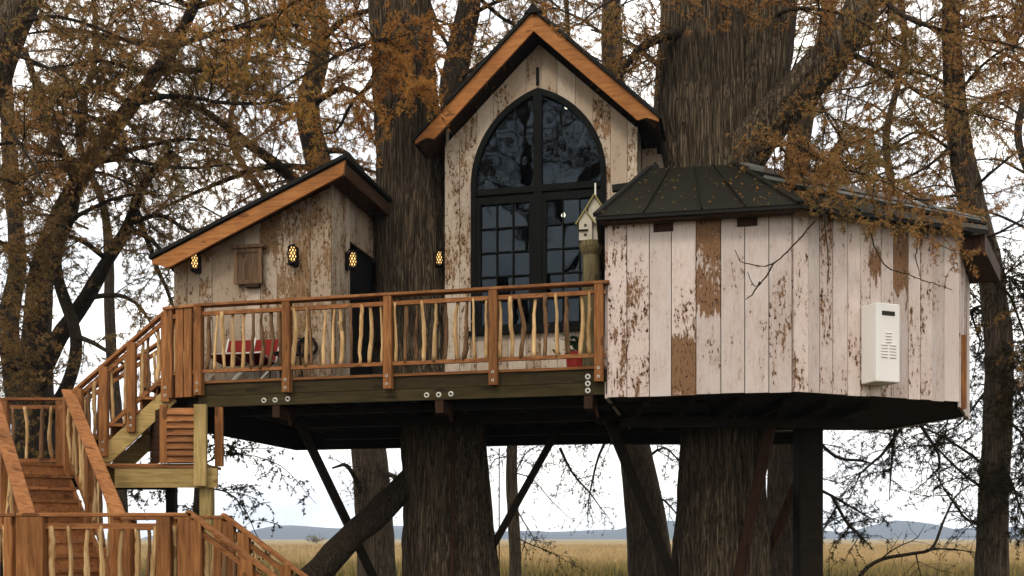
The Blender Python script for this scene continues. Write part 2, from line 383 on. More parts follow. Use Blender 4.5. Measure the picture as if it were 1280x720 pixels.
# ------------------------------------------------------------------ setting: ground, hills, grass
g = MB(); N = 60
gx = [-6000, -1500, -400, -120, -40, 0, 40, 120, 400, 1500, 6000]; gy = [-300, -60, -10, 10, 25, 45, 80, 160, 320, 700, 1500, 6000]
g.v = [(x, y, 0) for y in gy for x in gx]
g.f = [(j * len(gx) + i, j * len(gx) + i + 1, (j + 1) * len(gx) + i + 1, (j + 1) * len(gx) + i) for j in range(len(gy) - 1) for i in range(len(gx) - 1)]
single('ground', g, 'ground', 'flat meadow of dry golden grass', None, kind='structure')

def hill(xs, hs, Y, depth):
    mb = MB(); n = 80; rows = 7
    X = np.linspace(xs[0], xs[-1], n); Hh = np.interp(X, xs, hs)
    Hh = Hh + np.interp(X, np.linspace(xs[0], xs[-1], 40), NR.normal(0, 1.5, 40)) * (Hh > 2)
    for j in range(rows):
        t = j / (rows - 1); k = math.sin(math.pi * min(1, t * 1.0))
        for i in range(n): mb.v.append((X[i], Y + depth * (t - .5), max(-.5, Hh[i] * k ** .8) - .5 * (k < .02)))
    for j in range(rows - 1):
        for i in range(n - 1): mb.f.append((j * n + i, j * n + i + 1, (j + 1) * n + i + 1, (j + 1) * n + i))
    return mb
HY = 1900; ph = HY / 1280
def hp(px): return (px - 640) * ph
prof = [(230, 2), (300, 6), (350, 17), (375, 17), (420, 12), (480, 14), (540, 8), (600, 8), (640, 10), (690, 8), (735, 5), (775, 13), (800, 22), (845, 24), (880, 16), (930, 10), (1000, 4), (1060, 6), (1090, 14), (1120, 24), (1140, 23), (1160, 17), (1200, 6), (1280, 9), (1400, 3)]
single('hills', hill([hp(a) for a, b in prof], [b * ph + 1.6 for a, b in prof], HY, 400), 'hill', 'low wooded blue hills along the horizon', None, base=(0, HY, 0), smooth=True, kind='structure')

prof2 = [(200, 5), (330, 9), (430, 16), (500, 19), (560, 15), (640, 9), (720, 11), (790, 14), (860, 19), (960, 14), (1060, 10), (1180, 15), (1250, 18), (1400, 8)]
k2 = 2200 / 1280
single('hills', hill([(a - 640) * k2 for a, b in prof2], [b * k2 * .8 + 1.6 for a, b in prof2], 2200, 250), 'hill', 'faint farther ridge behind the blue hills', None, base=(0, 2200, 0), smooth=True, kind='structure')

def np_mesh(name, V, Fc, m):
    me = bpy.data.meshes.new(name); nv, nf = len(V), len(Fc)
    k = Fc.shape[1] if nf else 3
    me.vertices.add(nv); me.vertices.foreach_set('co', np.ascontiguousarray(V, dtype=np.float32).ravel())
    me.loops.add(nf * k); me.loops.foreach_set('vertex_index', np.ascontiguousarray(Fc, dtype=np.int32).ravel())
    me.polygons.add(nf); me.polygons.foreach_set('loop_start', np.arange(0, nf * k, k, dtype=np.int32))
    me.polygons.foreach_set('loop_total', np.full(nf, k, dtype=np.int32))
    me.materials.append(m); me.update(calc_edges=True); return me
def grass_field():
    n = 26000; Y = 40 + 190 * NR.random(n) ** 1.7; X = (NR.random(n) - .5) * 1.15 * Y
    bl = 5; n2 = n * bl; cx = np.repeat(X, bl) + NR.normal(0, .22, n2); cy = np.repeat(Y, bl) + NR.normal(0, .22, n2)
    h = np.repeat(.28 + .35 * NR.random(n), bl) * (.6 + .6 * NR.random(n2)); a = NR.random(n2) * 6.28; wd = .018 + cy * .00022
    lx, ly = NR.normal(0, .25, n2) * h, NR.normal(0, .25, n2) * h
    b0 = np.stack([cx - np.cos(a) * wd, cy - np.sin(a) * wd, np.full(n2, -.02)], 1); b1 = np.stack([cx + np.cos(a) * wd, cy + np.sin(a) * wd, np.full(n2, -.02)], 1)
    tp = np.stack([cx + lx, cy + ly, h], 1)
    V = np.stack([b0, b1, tp], 1).reshape(-1, 3); Fc = np.arange(n2 * 3).reshape(-1, 3)
    o = bpy.data.objects.new('meadow_grass', np_mesh('meadow_grass', V, Fc, M['grass'])); COL.objects.link(o)
    o['label'] = 'tall dry golden grass of the open meadow'; o['category'] = 'grass'; o['kind'] = 'stuff'
grass_field()

# ------------------------------------------------------------------ treehouse platform and deck
FL = 3.83          # deck floor height
T = Thing('treehouse_deck', 'dark timber deck platform carried between two big trunks', 'deck', (-2.9, 0, FL), 'house')
for i in range(38):
    v0 = -.03 + i * .145
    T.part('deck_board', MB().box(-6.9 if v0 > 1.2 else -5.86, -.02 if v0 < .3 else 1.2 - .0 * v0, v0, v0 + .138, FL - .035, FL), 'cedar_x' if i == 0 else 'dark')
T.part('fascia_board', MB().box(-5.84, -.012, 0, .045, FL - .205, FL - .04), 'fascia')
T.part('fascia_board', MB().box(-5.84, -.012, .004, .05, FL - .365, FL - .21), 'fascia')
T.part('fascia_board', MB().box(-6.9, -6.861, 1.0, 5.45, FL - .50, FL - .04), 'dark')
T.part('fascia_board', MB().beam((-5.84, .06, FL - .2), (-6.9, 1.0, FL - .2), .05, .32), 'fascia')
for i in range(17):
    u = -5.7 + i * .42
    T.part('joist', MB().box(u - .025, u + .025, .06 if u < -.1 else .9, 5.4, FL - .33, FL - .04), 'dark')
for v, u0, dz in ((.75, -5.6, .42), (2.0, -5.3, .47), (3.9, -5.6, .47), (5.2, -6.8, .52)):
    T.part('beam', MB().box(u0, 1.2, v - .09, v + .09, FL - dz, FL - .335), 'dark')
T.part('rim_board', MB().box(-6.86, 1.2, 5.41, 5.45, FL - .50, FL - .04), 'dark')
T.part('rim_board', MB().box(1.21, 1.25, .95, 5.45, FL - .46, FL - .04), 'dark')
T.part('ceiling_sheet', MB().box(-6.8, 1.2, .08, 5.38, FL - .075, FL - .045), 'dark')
bolt = MB(); bolt.lathe((0, 0, 0), [(.036, 0), (.036, .012), (.016, .012), (.016, .03)], 12)
bolt.v = [(x, -z, y) for x, y, z in bolt.v]; bolt_me = mk_mesh('bolt', bolt, M['steel']); bolt_me.materials.append(M['iron'])
for p_ in bolt_me.polygons:
    if all(math.hypot(bolt_me.vertices[i].co.x, bolt_me.vertices[i].co.z) < .02 for i in p_.vertices): p_.material_index = 1
for u, z in [(-4.83, 3.53), (-4.66, 3.53), (-4.47, 3.54), (-2.45, 3.53), (-2.28, 3.53), (-2.11, 3.535), (-.26, 3.70), (-.26, 3.61), (-.26, 3.52)]:
    T.inst('bolt', bolt_me, Vector((u, -.001, z)))
for u, z in [(-4.66, 3.46), (-2.28, 3.46), (-.26, 3.46)]:
    T.part('bracket', MB().box(u - .055, u + .055, .012, .5, z - .17, z - .004), 'rustwood')
    T.part('hanger_rod', MB().tube([(u + .05, .3, z - .1), (u + .09, .3, z - .26)], .022, 6), 'rustwood')

# ------------------------------------------------------------------ railings
stick_me = {'stick': [], 'stick_dark': []}
for key in stick_me:
    for k in range(7):
        mb = MB(); pts = []; rr = []
        ph1, ph2 = R.random() * 6.3, R.random() * 6.3; amp = .003 + .008 * R.random(); ben = R.uniform(-.025, .025)
        for i in range(11):
            t = i / 10; pts.append((amp * math.sin(ph1 + t * 7) + ben * math.sin(t * 3.14) + R.gauss(0, .003), amp * math.cos(ph2 + t * 6) + R.gauss(0, .003), t))
            rr.append((.0245 + .009 * math.sin(ph2 + t * 4) * .5 + R.gauss(0, .0018)) * (1.12 - .2 * t))
        mb.tube(pts, rr, 7)
        if R.random() < .6:                       # stub of a cut side twig
            j = R.randrange(3, 8); a = R.random() * 6.28; p = Vector(pts[j]); mb.tube([p, p + Vector((.04 * math.cos(a), .04 * math.sin(a), .03))], [.011, .008], 5)
        stick_me[key].append(mk_mesh(key, mb, M[key], True))
def railing(T, p0, p1, posts, drop=.22, pw=.115, per_m=7.2, off=(0, 0), hgt=1.08, gap_low=.13, wood_m='cedar', spare_ends=True, top_w=.15, sub=True):
    """rail from floor point p0 to floor point p1; posts are fractions along it"""
    p0 = Vector(p0); p1 = Vector(p1); d = p1 - p0; hl = Vector((d.x, d.y, 0)).length; dh = Vector((d.x, d.y, 0)) / hl
    z = Vector((0, 0, 1)); nrm = Vector((dh.y, -dh.x, 0))
    e = dh * .03
    sl = d.z / hl
    T.part('top_rail', MB().beam(p0 + z * (hgt - .02) - d.normalized() * .05, p1 + z * (hgt - .02) + d.normalized() * .05, top_w, .04, ch=.006), 'cedar_x')
    if sub: T.part('sub_rail', MB().beam(p0 + z * (hgt - .135), p1 + z * (hgt - .135), .045, .055), 'cedar_x')
    T.part('bottom_rail', MB().beam(p0 + z * gap_low, p1 + z * gap_low, .05, .05), 'cedar_x')
    rot = math.atan2(d.y, d.x)
    for f in posts:
        b = p0 + d * f
        po = T.part('post', MB().beam(b - z * drop + nrm * .012, b + z * (hgt - .042) + nrm * .012, pw, pw, up=(-dh.y, dh.x, 0), ch=.008), wood_m)
        for dz in (-.04, -.15):
            if drop > .15: T.inst('bolt', bolt_me, b + nrm * (.012 + pw / 2) + z * dz, (0, 0, rot), (.5, .6, .5), po)
    fr = sorted(posts)
    for a, c in zip(fr, fr[1:]):
        L_ = (c - a) * hl; n = max(1, int(round((L_ - pw) * per_m)))
        for i in range(n):
            f = a + (c - a) * ((i + .75 + R.uniform(-.2, .2)) / (n + .5)); b = p0 + d * f
            key = 'stick_dark' if R.random() < .3 else 'stick'
            o = T.inst('baluster', R.choice(stick_me[key]), b + z * gap_low, (R.uniform(-.03, .03), R.uniform(-.06, .06), R.random() * 6.28), (R.uniform(.8, 1.25), R.uniform(.8, 1.25), hgt - .13 - gap_low))

T = Thing('deck_railing', 'cedar railing with crooked branch balusters along the deck edge', 'railing', H(-2.9, -.03, FL))
railing(T, H(-5.80, -.055, FL), H(-.02, -.055, FL), [0, .233, .489, .743, .985], drop=.21)
T = Thing('deck_corner_railing', 'short cedar railing panel closing the deck corner above the louvred box', 'railing', H(-6.0, .1, FL))
railing(T, H(-5.86, -.02, FL), (-4.93, 14.70, FL), [.25, .55, .95], drop=.22, per_m=2, pw=.13)

# ------------------------------------------------------------------ right-hand cabin (faceted)
A_, B_, C_, D_, E_, G_ = [Vector(p) for p in ((1.24, 13.24, 0), (3.48, 12.73, 0), (5.95, 13.67, 0), (6.80, 15.30, 0), (6.3, 17.2, 0), (2.05, 17.4, 0))]
CB, CT = 3.42, 5.68
T = Thing('faceted_cabin', 'faceted cabin of flaking pinkish white barn boards under dark metal roof', 'cabin', (3.9, 15.2, CB))
def board_wall(T, p, q, zb, zt, n, m, wears=None, bands=None, th=.028, gap=.010, jit=.014, widths=None):
    """vertical boards from p to q; zt may be a function of the fraction along the wall"""
    d = (q - p); ln = Vector((d.x, d.y, 0)).length; dh = Vector((d.x, d.y, 0)) / ln; nrm = Vector((dh.y, -dh.x, 0))
    wds = [R.uniform(.8, 1.2) for _ in range(n)] if widths is None else widths
    sw = sum(wds); c = 0
    f = zt if callable(zt) else (lambda t: zt)
    for i in range(n):
        a, b = c / sw * ln, (c + wds[i]) / sw * ln; c += wds[i]
        o = R.uniform(0, jit); bot = zb + R.uniform(-.008, .008)
        a2, b2 = a + gap / 2, b - gap / 2
        P = [p + dh * a2, p + dh * b2]
        zs = [f(a2 / ln), f(b2 / ln)]
        fr_, bk = nrm * (th + o), nrm * 0
        vs_ = [P[0] + fr_ + Vector((0, 0, bot)), P[1] + fr_ + Vector((0, 0, bot)), P[1] + fr_ + Vector((0, 0, zs[1])), P[0] + fr_ + Vector((0, 0, zs[0])),
               P[0] + bk + Vector((0, 0, bot)), P[1] + bk + Vector((0, 0, bot)), P[1] + bk + Vector((0, 0, zs[1])), P[0] + bk + Vector((0, 0, zs[0]))]
        mb = MB(); mb.poly(vs_, [(0, 1, 2, 3), (5, 4, 7, 6), (4, 0, 3, 7), (1, 5, 6, 2), (3, 2, 6, 7), (4, 5, 1, 0)])
        we = wears[i] if wears else max(-1, min(1, R.gauss(0, .45)))
        lo, hi = (bands or {}).get(i, (99, 99))
        T.part('plank', mb, m, wear=we, bare_lo=lo, bare_hi=hi)
def panel(T, p, q, zb, zt, name='wall_core', m='void', th=.05, inset=.006):
    d = (q - p).normalized(); nrm = Vector((d.y, -d.x, 0))
    a, b = p - nrm * inset, q - nrm * inset
    T.part(name, MB().poly([a + Vector((0, 0, zb)), b + Vector((0, 0, zb)), b + Vector((0, 0, zt)), a + Vector((0, 0, zt)), a - nrm * th + Vector((0, 0, zb)), b - nrm * th + Vector((0, 0, zb)), b - nrm * th + Vector((0, 0, zt)), a - nrm * th + Vector((0, 0, zt))],
        [(0, 1, 2, 3), (5, 4, 7, 6), (4, 0, 3, 7), (1, 5, 6, 2), (3, 2, 6, 7), (4, 5, 1, 0)]), m)
zr = CB   # bands below are heights above the cabin's base
board_wall(T, A_, B_, CB, CT, 8, 'barn', wears=[.55, .5, -.2, .3, .1, -.1, .0, .25], bands={3: (-1, .75), 4: (1.0, 3.0)}, widths=[.85, .98, .95, 1.05, 1.05, 1, 1, .95])
board_wall(T, B_, C_, CB, CT, 13, 'barn', wears=[.45, .1, .55, .2, .1, .6, .15, .5, .1, .35, .55, .3, -.7], bands={6: (1.55, 1.9), 8: (1.35, 2.2)}, widths=[1, .8, .9, 1.05, .9, .75, .8, .9, 1.1, .9, .9, .95, 1.2])
board_wall(T, C_, D_, CB - .06, CT, 6, 'barn')
for p, q in ((D_, E_), (E_, G_), (G_, A_)): board_wall(T, p, q, CB, CT, 10, 'barn')
for p, q in ((A_, B_), (B_, C_), (C_, D_), (D_, E_), (E_, G_), (G_, A_)): panel(T, p, q, CB + .01, CT - .01)
T.part('floor_deck', MB().prism([(p.x, p.y) for p in (A_ + Vector((.02, .03, 0)), B_ + Vector((0, .03, 0)), C_ + Vector((-.03, .03, 0)), D_ + Vector((-.05, 0, 0)), E_, G_)], 'z', CB + .02, CB + .07), 'dark')
for k in range(6):
    x = 1.75 + k * .6; y0 = 13.35 if x < 3.5 else 13.1 + (x - 3.5) * .5
    y0 = max(y0, 13.25); T.part('joist', MB().box(x - .04, x + .04, y0 + (.9 if x > 5.6 else 0), 16.8, CB - .10, CB + .015), 'dark')
T.part('beam', MB().beam((1.6, 14.6, CB - .17), (4.9, 14.75, CB - .17), .16, .13), 'dark')
T.part('beam', MB().beam((1.6, 16.6, CB - .20), (5.0, 16.6, CB - .20), .16, .19), 'dark')
T.part('corner_board', MB().beam(C_ + Vector((.15, .2, CB - .07)), C_ + Vector((.15, .2, 4.35)), .07, .1), 'cedar')
for x in (.58, 1.62):
    p = A_ + (B_ - A_).normalized() * x; q = p + (B_ - A_).normalized() * .25; nn = Vector((0, -.046, CT - .12))
    T.part('vent_board', MB().beam(p + nn, q + nn, .012, .11), 'rustwood')
# roof
Le, Be, Ce, De = Vector((1.06, 12.99, 5.69)), Vector((3.50, 12.42, 5.66)), Vector((6.27, 13.48, 5.66)), Vector((7.25, 15.2, 5.66))
R0, R1, R2 = Vector((2.02, 15.0, 7.02)), Vector((3.27, 15.0, 7.08)), Vector((8.0, 17.4, 7.0))
Ll, Bk0, Bk1 = Vector((1.35, 15.6, 5.69)), Vector((1.6, 17.9, 5.66)), Vector((6.9, 18.2, 5.8))
rf = T.part('roof', MB().slab([Le, Be, R1, R0], .05), 'roof')
T.part('roof_panel', MB().slab([Be + Vector((.004, 0, 0)), Ce, R2, R1 + Vector((.004, 0, 0))], .05), 'roof', rf)
T.part('roof_panel', MB().slab([Ll, Le, R0], .05), 'roof', rf)
T.part('roof_panel', MB().slab([R0, R1, R2, Bk1, Bk0, Ll], .05), 'roof', rf)
def on(q, a, b): return q[0].lerp(q[1], a).lerp(q[3].lerp(q[2], a), b)
up3 = Vector((0, 0, .016))
for q, ks in (((Le, Be, R1, R0), (.24, .53, .74)), ((Be, Ce, R2, R1), (.12, .3, .48, .66, .84))):
    for k in ks: T.part('standing_seam', MB().beam(on(q, k, .0) + up3, on(q, k, 1) + up3, .014, .03), 'roof', rf)
T.part('hip_cap', MB().beam(Be + up3, R1 + up3, .09, .03), 'roof', rf)
T.part('hip_cap', MB().beam(Le + up3, R0 + up3, .07, .05), 'tar', rf)
for k, m_ in ((1.0, 'ribs'), (.86, 'ribs'), (.72, 'roof'), (.6, 'ribs'), (.46, 'roof')):
    q = (Be, Ce, R2, R1); T.part('metal_rib', MB().beam(on(q, .02, k) + up3 * 1.5, on(q, 1, k) + up3 * 1.5, .07, .045), m_, rf)
T.part('eave_trim', MB().beam(Le - Vector((0, 0, .036)), Be - Vector((0, 0, .036)), .02, .036), 'tar', rf)
T.part('eave_trim', MB().beam(Be - Vector((0, 0, .036)), Ce - Vector((0, 0, .036)), .02, .036), 'tar', rf)
sof = MB(); zt = 5.62
sof.prism([(p.x, p.y) for p in (C_ + Vector((.03, -.02, 0)), Ce - Vector((.03, -.03, 0)), De, D_ + Vector((.03, 0, 0)))], 'z', 5.40, zt); T.part('boxed_eave', sof, 'rustwood', rf)
T.part('eave_soffit', MB().slab([(A_ + Vector((-.12, -.2, 5.64))), B_ + Vector((0, -.28, 5.61)), B_ + Vector((0, .1, 5.64)), A_ + Vector((0, .1, 5.66))], .02), 'soffit', rf)
for a, b in (((1.50, 15.32, 6.83), (1.84, 15.26, 6.86)), ((1.84, 15.26, 6.86), (2.16, 15.22, 7.15))):
    T.part('step_flashing', MB().beam(a, b, .10, .09), 'tar', rf)

# wall heater on the cabin
dB = (C_ - B_).normalized(); nB = Vector((dB.y, -dB.x, 0)); hb = B_ + dB * 1.20 + nB * .045
T = Thing('wall_heater', 'ivory metal heater box with louvre slits on the cabin wall', 'heater', (hb.x, hb.y, 3.56))
T.o.rotation_euler = (0, 0, math.atan2(dB.y, dB.x)); T.base = Vector((0, 0, 3.56))
W_, D2, z0, z1 = .37, .29, 3.56, 4.55
bd = T.part('body', MB().box(-W_ / 2, W_ / 2, -D2, 0, z0, z1), 'white_box')
bd.modifiers.new('round', 'BEVEL').width = .012
T.part('display_slot', MB().box(-.10, .10, -D2 - .004, -D2 + .01, z1 - .155, z1 - .10), 'slot', bd)
for k in range(9):
    zz = z0 + .30 + k * .038; rows = ((-.115, -.02), (.02, .115)) if k < 5 else ((-.045, .045),)
    for a, b in rows:
        T.part('louvre', MB().poly([(a, -D2 - .001, zz), (b, -D2 - .001, zz), (b, -D2 - .015, zz + .012), (a, -D2 - .015, zz + .012), (a, -D2 - .001, zz + .022), (b, -D2 - .001, zz + .022)], [(0, 1, 2, 3), (3, 2, 5, 4), (0, 3, 4), (1, 5, 2), (0, 4, 5, 1)]), 'white_box', bd)

# ------------------------------------------------------------------ gabled house with arched window
GC, GV, GT = -1.41, 2.5, 9.60          # centre line, front face, apex of the roof edge
SL = .947
T = Thing('gabled_house', 'tall gabled house front with a big pointed arch window', 'house', (GC, 4.2, FL), 'house')
WC, WH, SP, RAD = -1.43, 1.075, 7.18, 1.50   # window centre, half width, spring height, arch radius
def arch_half(z, hw=WH, grow=0):
    """half width of the window opening at height z"""
    if z <= SP: return hw + grow
    r = RAD + grow; c = RAD - hw; s_ = r * r - (z - SP) ** 2
    return max(0, math.sqrt(s_) - c) if s_ > 0 else 0
def arch_z(x, grow=0):
    c = RAD - WH; r = RAD + grow; s_ = r * r - (abs(x - WC) + c) ** 2
    return SP + math.sqrt(s_) if s_ > 0 and abs(x - WC) < WH + grow else None
def roof_z(u): return GT - SL * abs(u - GC) - .30
SILL = 4.86
edges = [-2.94]
while edges[-1] < .10: edges.append(edges[-1] + R.uniform(.235, .285))
edges[-1] = .12
for a, b in zip(edges, edges[1:]):
    a2, b2 = a + .003, b - .003; o = R.uniform(0, .012); y0, y1 = GV - .028 - o, GV
    we = max(-.4, min(1.0, R.gauss(.3, .42))); 
    top = [(b2, roof_z(b2)), (a2, roof_z(a2))]
    if a2 < GC < b2: top = [(b2, roof_z(b2)), (GC, roof_z(GC)), (a2, roof_z(a2))]
    wl, wr = WC - WH, WC + WH
    if b2 <= wl or a2 >= wr:
        T.part('plank', MB().prism([(a2, FL), (b2, FL)] + top, 'y', y0, y1), 'gablepaint', wear=we, bare_lo=99., bare_hi=99.); continue
    xs = np.linspace(a2, b2, 7); low = []
    for x in xs:
        z = arch_z(x); low.append((float(x), z if z else None))
    if a2 < wl or b2 > wr:     # the board is notched by the window jamb
        e = wl if a2 < wl else wr; inner = [(x, z) for x, z in low if z]
        outer = a2 if a2 < wl else b2
        if a2 < wl: T.part('plank', MB().prism([(a2, FL), (e, FL), (e, SP)] + inner + top, 'y', y0, y1), 'gablepaint', wear=we, bare_lo=99., bare_hi=99.)
        else: T.part('plank', MB().prism(inner + [(e, SP), (e, FL), (b2, FL)] + top, 'y', y0, y1), 'gablepaint', wear=we, bare_lo=99., bare_hi=99.)
        ia, ib = (e, b2) if a2 < wl else (a2, e)
        T.part('plank', MB().box(ia + .003, ib - .003, y0, y1, FL, SILL), 'gablepaint', wear=we, bare_lo=99., bare_hi=99.)
    else:
        pts = [(x, z) for x, z in low]
        if a2 < WC < b2: pts = sorted(pts + [(WC, arch_z(WC))])
        T.part('plank', MB().prism(pts + top, 'y', y0, y1), 'gablepaint', wear=we, bare_lo=99., bare_hi=99.)
        T.part('plank', MB().box(a2, b2, y0, y1, FL, SILL), 'gablepaint', wear=we, bare_lo=99., bare_hi=99.)
# the recessed boards right of the front, side and back walls
for k in range(4):
    a = .13 + k * .24; T.part('plank', MB().box(a, a + .234, GV + .55, GV + .58, 5.6, 7.75 - .1 * k), 'shedpaint', wear=.2, bare_lo=99., bare_hi=99.)
for k in range(2):
    a = GV + .005 + k * .28; T.part('plank', MB().box(.092, .118, a, a + .27, FL, 7.9), 'shedpaint', wear=.3, bare_lo=99., bare_hi=99.)
T.part('side_wall', MB().box(-2.93, -2.90, GV + .003, 6.0, FL, 8.13), 'shedpaint', wear=.2, bare_lo=99., bare_hi=99.)
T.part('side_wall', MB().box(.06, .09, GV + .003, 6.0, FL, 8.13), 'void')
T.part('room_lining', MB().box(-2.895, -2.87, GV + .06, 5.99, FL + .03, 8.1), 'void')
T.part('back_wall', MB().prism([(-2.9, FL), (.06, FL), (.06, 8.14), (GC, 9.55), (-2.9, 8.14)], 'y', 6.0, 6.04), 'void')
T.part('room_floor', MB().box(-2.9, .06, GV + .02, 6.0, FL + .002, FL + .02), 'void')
# roof slabs
tip = 1.90
for sgn in (-1, 1):
    def rp(d, dz): return (GC + sgn * d, GT - SL * d + dz)
    r_ = T.part('roof', MB().prism([rp(0, .07), rp(tip + .03, .07), rp(tip + .03, .005), rp(0, .005)][::sgn], 'y', 2.0, 6.3), 'tar')
    T.part('soffit', MB().prism([rp(.05, 0), rp(tip - .02, 0), rp(tip - .02, -.03), rp(.05, -.03)][::sgn], 'y', 2.10, 6.2), 'soffit', r_)
    # bargeboard with an ogee tail
    prof_ = [rp(0, 0), rp(tip - .01, 0), (GC + sgn * (tip - .01), GT - SL * tip - .045), (GC + sgn * (tip - .10), GT - SL * tip + .0), (GC + sgn * (tip - .20), GT - SL * tip + .035), (GC + sgn * (tip - .28), GT - SL * tip + .015), (GC + sgn * (tip - .32), GT - SL * tip + .005), rp(0, -.29)]
    T.part('bargeboard', MB().prism(prof_[::sgn], 'y', 2.045 if sgn < 0 else 2.048, 2.09), 'barge', r_)
    for v in (2.16, 3.2):
        T.part('rafter_tail', MB().prism([rp(1.2, -.032), rp(tip - .05, -.032), rp(tip - .08, -.15), rp(1.2, -.2)][::sgn], 'y', v, v + .05), 'soffit', r_)
T.part('ridge_cap', MB().prism([(GC - .14, GT + .02 - .06), (GC, GT + .10), (GC + .14, GT + .02 - .06)], 'y', 1.985, 6.31), 'tar')
# arched window: frame, mullions, panes
wy0, wy1 = GV - .05, GV + .05
def arc_pts(grow, n=18):
    pts = []
    zt_ = SP + math.sqrt((RAD + grow) ** 2 - (RAD - WH) ** 2)
    for i in range(n + 1):
        a = i / n; z = SP + (zt_ - SP) * math.sin(a * math.pi / 2); pts.append((arch_half(z, WH, grow), z))
    return pts
fo = arc_pts(.004); fi = arc_pts(-.085)
outer = [(WC + x, z) for x, z in fo] + [(WC - x, z) for x, z in fo[::-1][1:]]
inner = [(WC + x, z) for x, z in fi] + [(WC - x, z) for x, z in fi[::-1][1:]]
outer = [(WC + WH + .004, SILL)] + outer + [(WC - WH - .004, SILL)]; inner = [(WC + WH - .085, SILL + .1)] + inner + [(WC - WH + .085, SILL + .1)]
mb = MB(); n_ = len(outer)
for y in (wy0, wy1):
    mb.v += [(x, y, z) for x, z in outer] + [(x, y, z) for x, z in inner]
for i in range(n_):
    j = (i + 1) % n_
    mb.f += [(i, j, n_ + j, n_ + i), (2 * n_ + j, 2 * n_ + i, 3 * n_ + i, 3 * n_ + j), (i, 2 * n_ + i, 2 * n_ + j, j), (n_ + i, n_ + j, 3 * n_ + j, 3 * n_ + i)]
wf = T.part('window', mb, 'frame')
top_in = fi[-1][1]
T.part('mullion', MB().box(WC - .065, WC + .065, wy0 - .01, wy1 - .002, SILL + .1, top_in + .01), 'frame', wf)
T.part('transom', MB().box(WC - WH + .1, WC + WH - .1, wy0 - .018, wy1 - .004, 7.0, 7.10), 'frame', wf)
T.part('finial', MB().box(WC - .022, WC + .022, wy0 - .02, wy0 + .01, 8.66, 8.93), 'frame', wf)
for sgn in (-1, 1):
    x0, x1 = sorted((WC + sgn * .067, WC + sgn * (WH - .087)))
    T.part('casement', MB().box(x0, x0 + .07, wy0 + .01, wy1 - .01, SILL + .1, 6.98), 'frame', wf)
    T.part('casement', MB().box(x1 - .07, x1, wy0 + .01, wy1 - .01, SILL + .1, 6.98), 'frame', wf)
    T.part('casement', MB().box(x0 + .07, x1 - .07, wy0 + .01, wy1 - .01, 6.86, 6.98), 'frame', wf)
    gx0, gx1, gz0, gz1 = x0 + .07, x1 - .07, SILL + .1, 6.86
    nc, nr = 3, 5; cw, rh = (gx1 - gx0) / nc, (gz1 - gz0) / nr
    for c in range(1, nc): T.part('glazing_bar', MB().box(gx0 + c * cw - .011, gx0 + c * cw + .011, GV - .035, GV + .0, gz0, gz1), 'frame', wf)
    for r in range(1, nr): T.part('glazing_bar', MB().box(gx0, gx1, GV - .033, GV - .002, gz0 + r * rh - .011, gz0 + r * rh + .011), 'frame', wf)
    for c in range(nc):
        for r in range(nr):
            x, z = gx0 + c * cw, gz0 + r * rh; tl = [R.uniform(-.004, .004) for _ in range(3)]
            T.part('pane', MB().poly([(x, GV + .006 + tl[0], z), (x + cw, GV + .006 + tl[1], z), (x + cw, GV + .006 + tl[2], z + rh), (x, GV + .006 + tl[0] + tl[2] - tl[1], z + rh)], [(0, 1, 2, 3)]), 'glass', wf)
    # upper light
    pts = [(WC + sgn * .065, 7.1)] + [(WC + sgn * (WH - .087), 7.1)] + [(WC + sgn * x, z) for x, z in fi[1:] if x > .065] + [(WC + sgn * .065, top_in - .08)]
    T.part('pane', MB().poly([(x, GV + .004 + .01 * sgn * (z - 7.8) * .3, z) for x, z in pts], [tuple(range(len(pts)))[::sgn]]), 'glass', wf)
    for k in (1, 2):
        xx = WC + sgn * (.065 + k * .30); zt_ = arch_z(xx, -.085)
        T.part('glazing_bar', MB().box(xx - .008, xx + .008, GV + .012, GV + .03, 7.1, zt_), 'frame', wf)
    for zz in (7.5, 7.9): T.part('glazing_bar', MB().box(*sorted((WC + sgn * .065, WC + sgn * (arch_half(zz, WH, -.085)))), GV + .014, GV + .028, zz - .008, zz + .008), 'frame', wf)
T.part('sill', MB().box(WC - WH - .05, WC + WH + .05, GV - .13, GV - .045, SILL - .06, SILL + .002), 'frame', wf)

# bulbs of the string of lights seen through the glass
for k, (u, v, z, tx) in enumerate([(-1.05, 2.9, 8.47, 'glowing bare bulb hanging behind the arched top of the window'), (-1.12, 3.0, 6.78, 'glowing bare bulb hanging just below the window transom'), (-.72, 3.3, 6.95, 'small glowing bulb hanging behind the window beside the birdhouse')]):
    T = Thing('light_bulb', tx, 'bulb', (u, v, z), 'house', 'bulbs behind the arched window')
    r = .035 if k < 2 else .018
    T.part('globe', MB().lathe((u, v, z), [(.004, -r), (r * .7, -r * .7), (r, 0), (r * .7, r * .7), (.012, r * 1.3)], 12), 'bulb', smooth=True)
    T.part('cord', MB().tube([(u, v, z + r * 1.3), (u, v, 9.05 if k == 0 else 8.3)], .006, 5), 'iron')

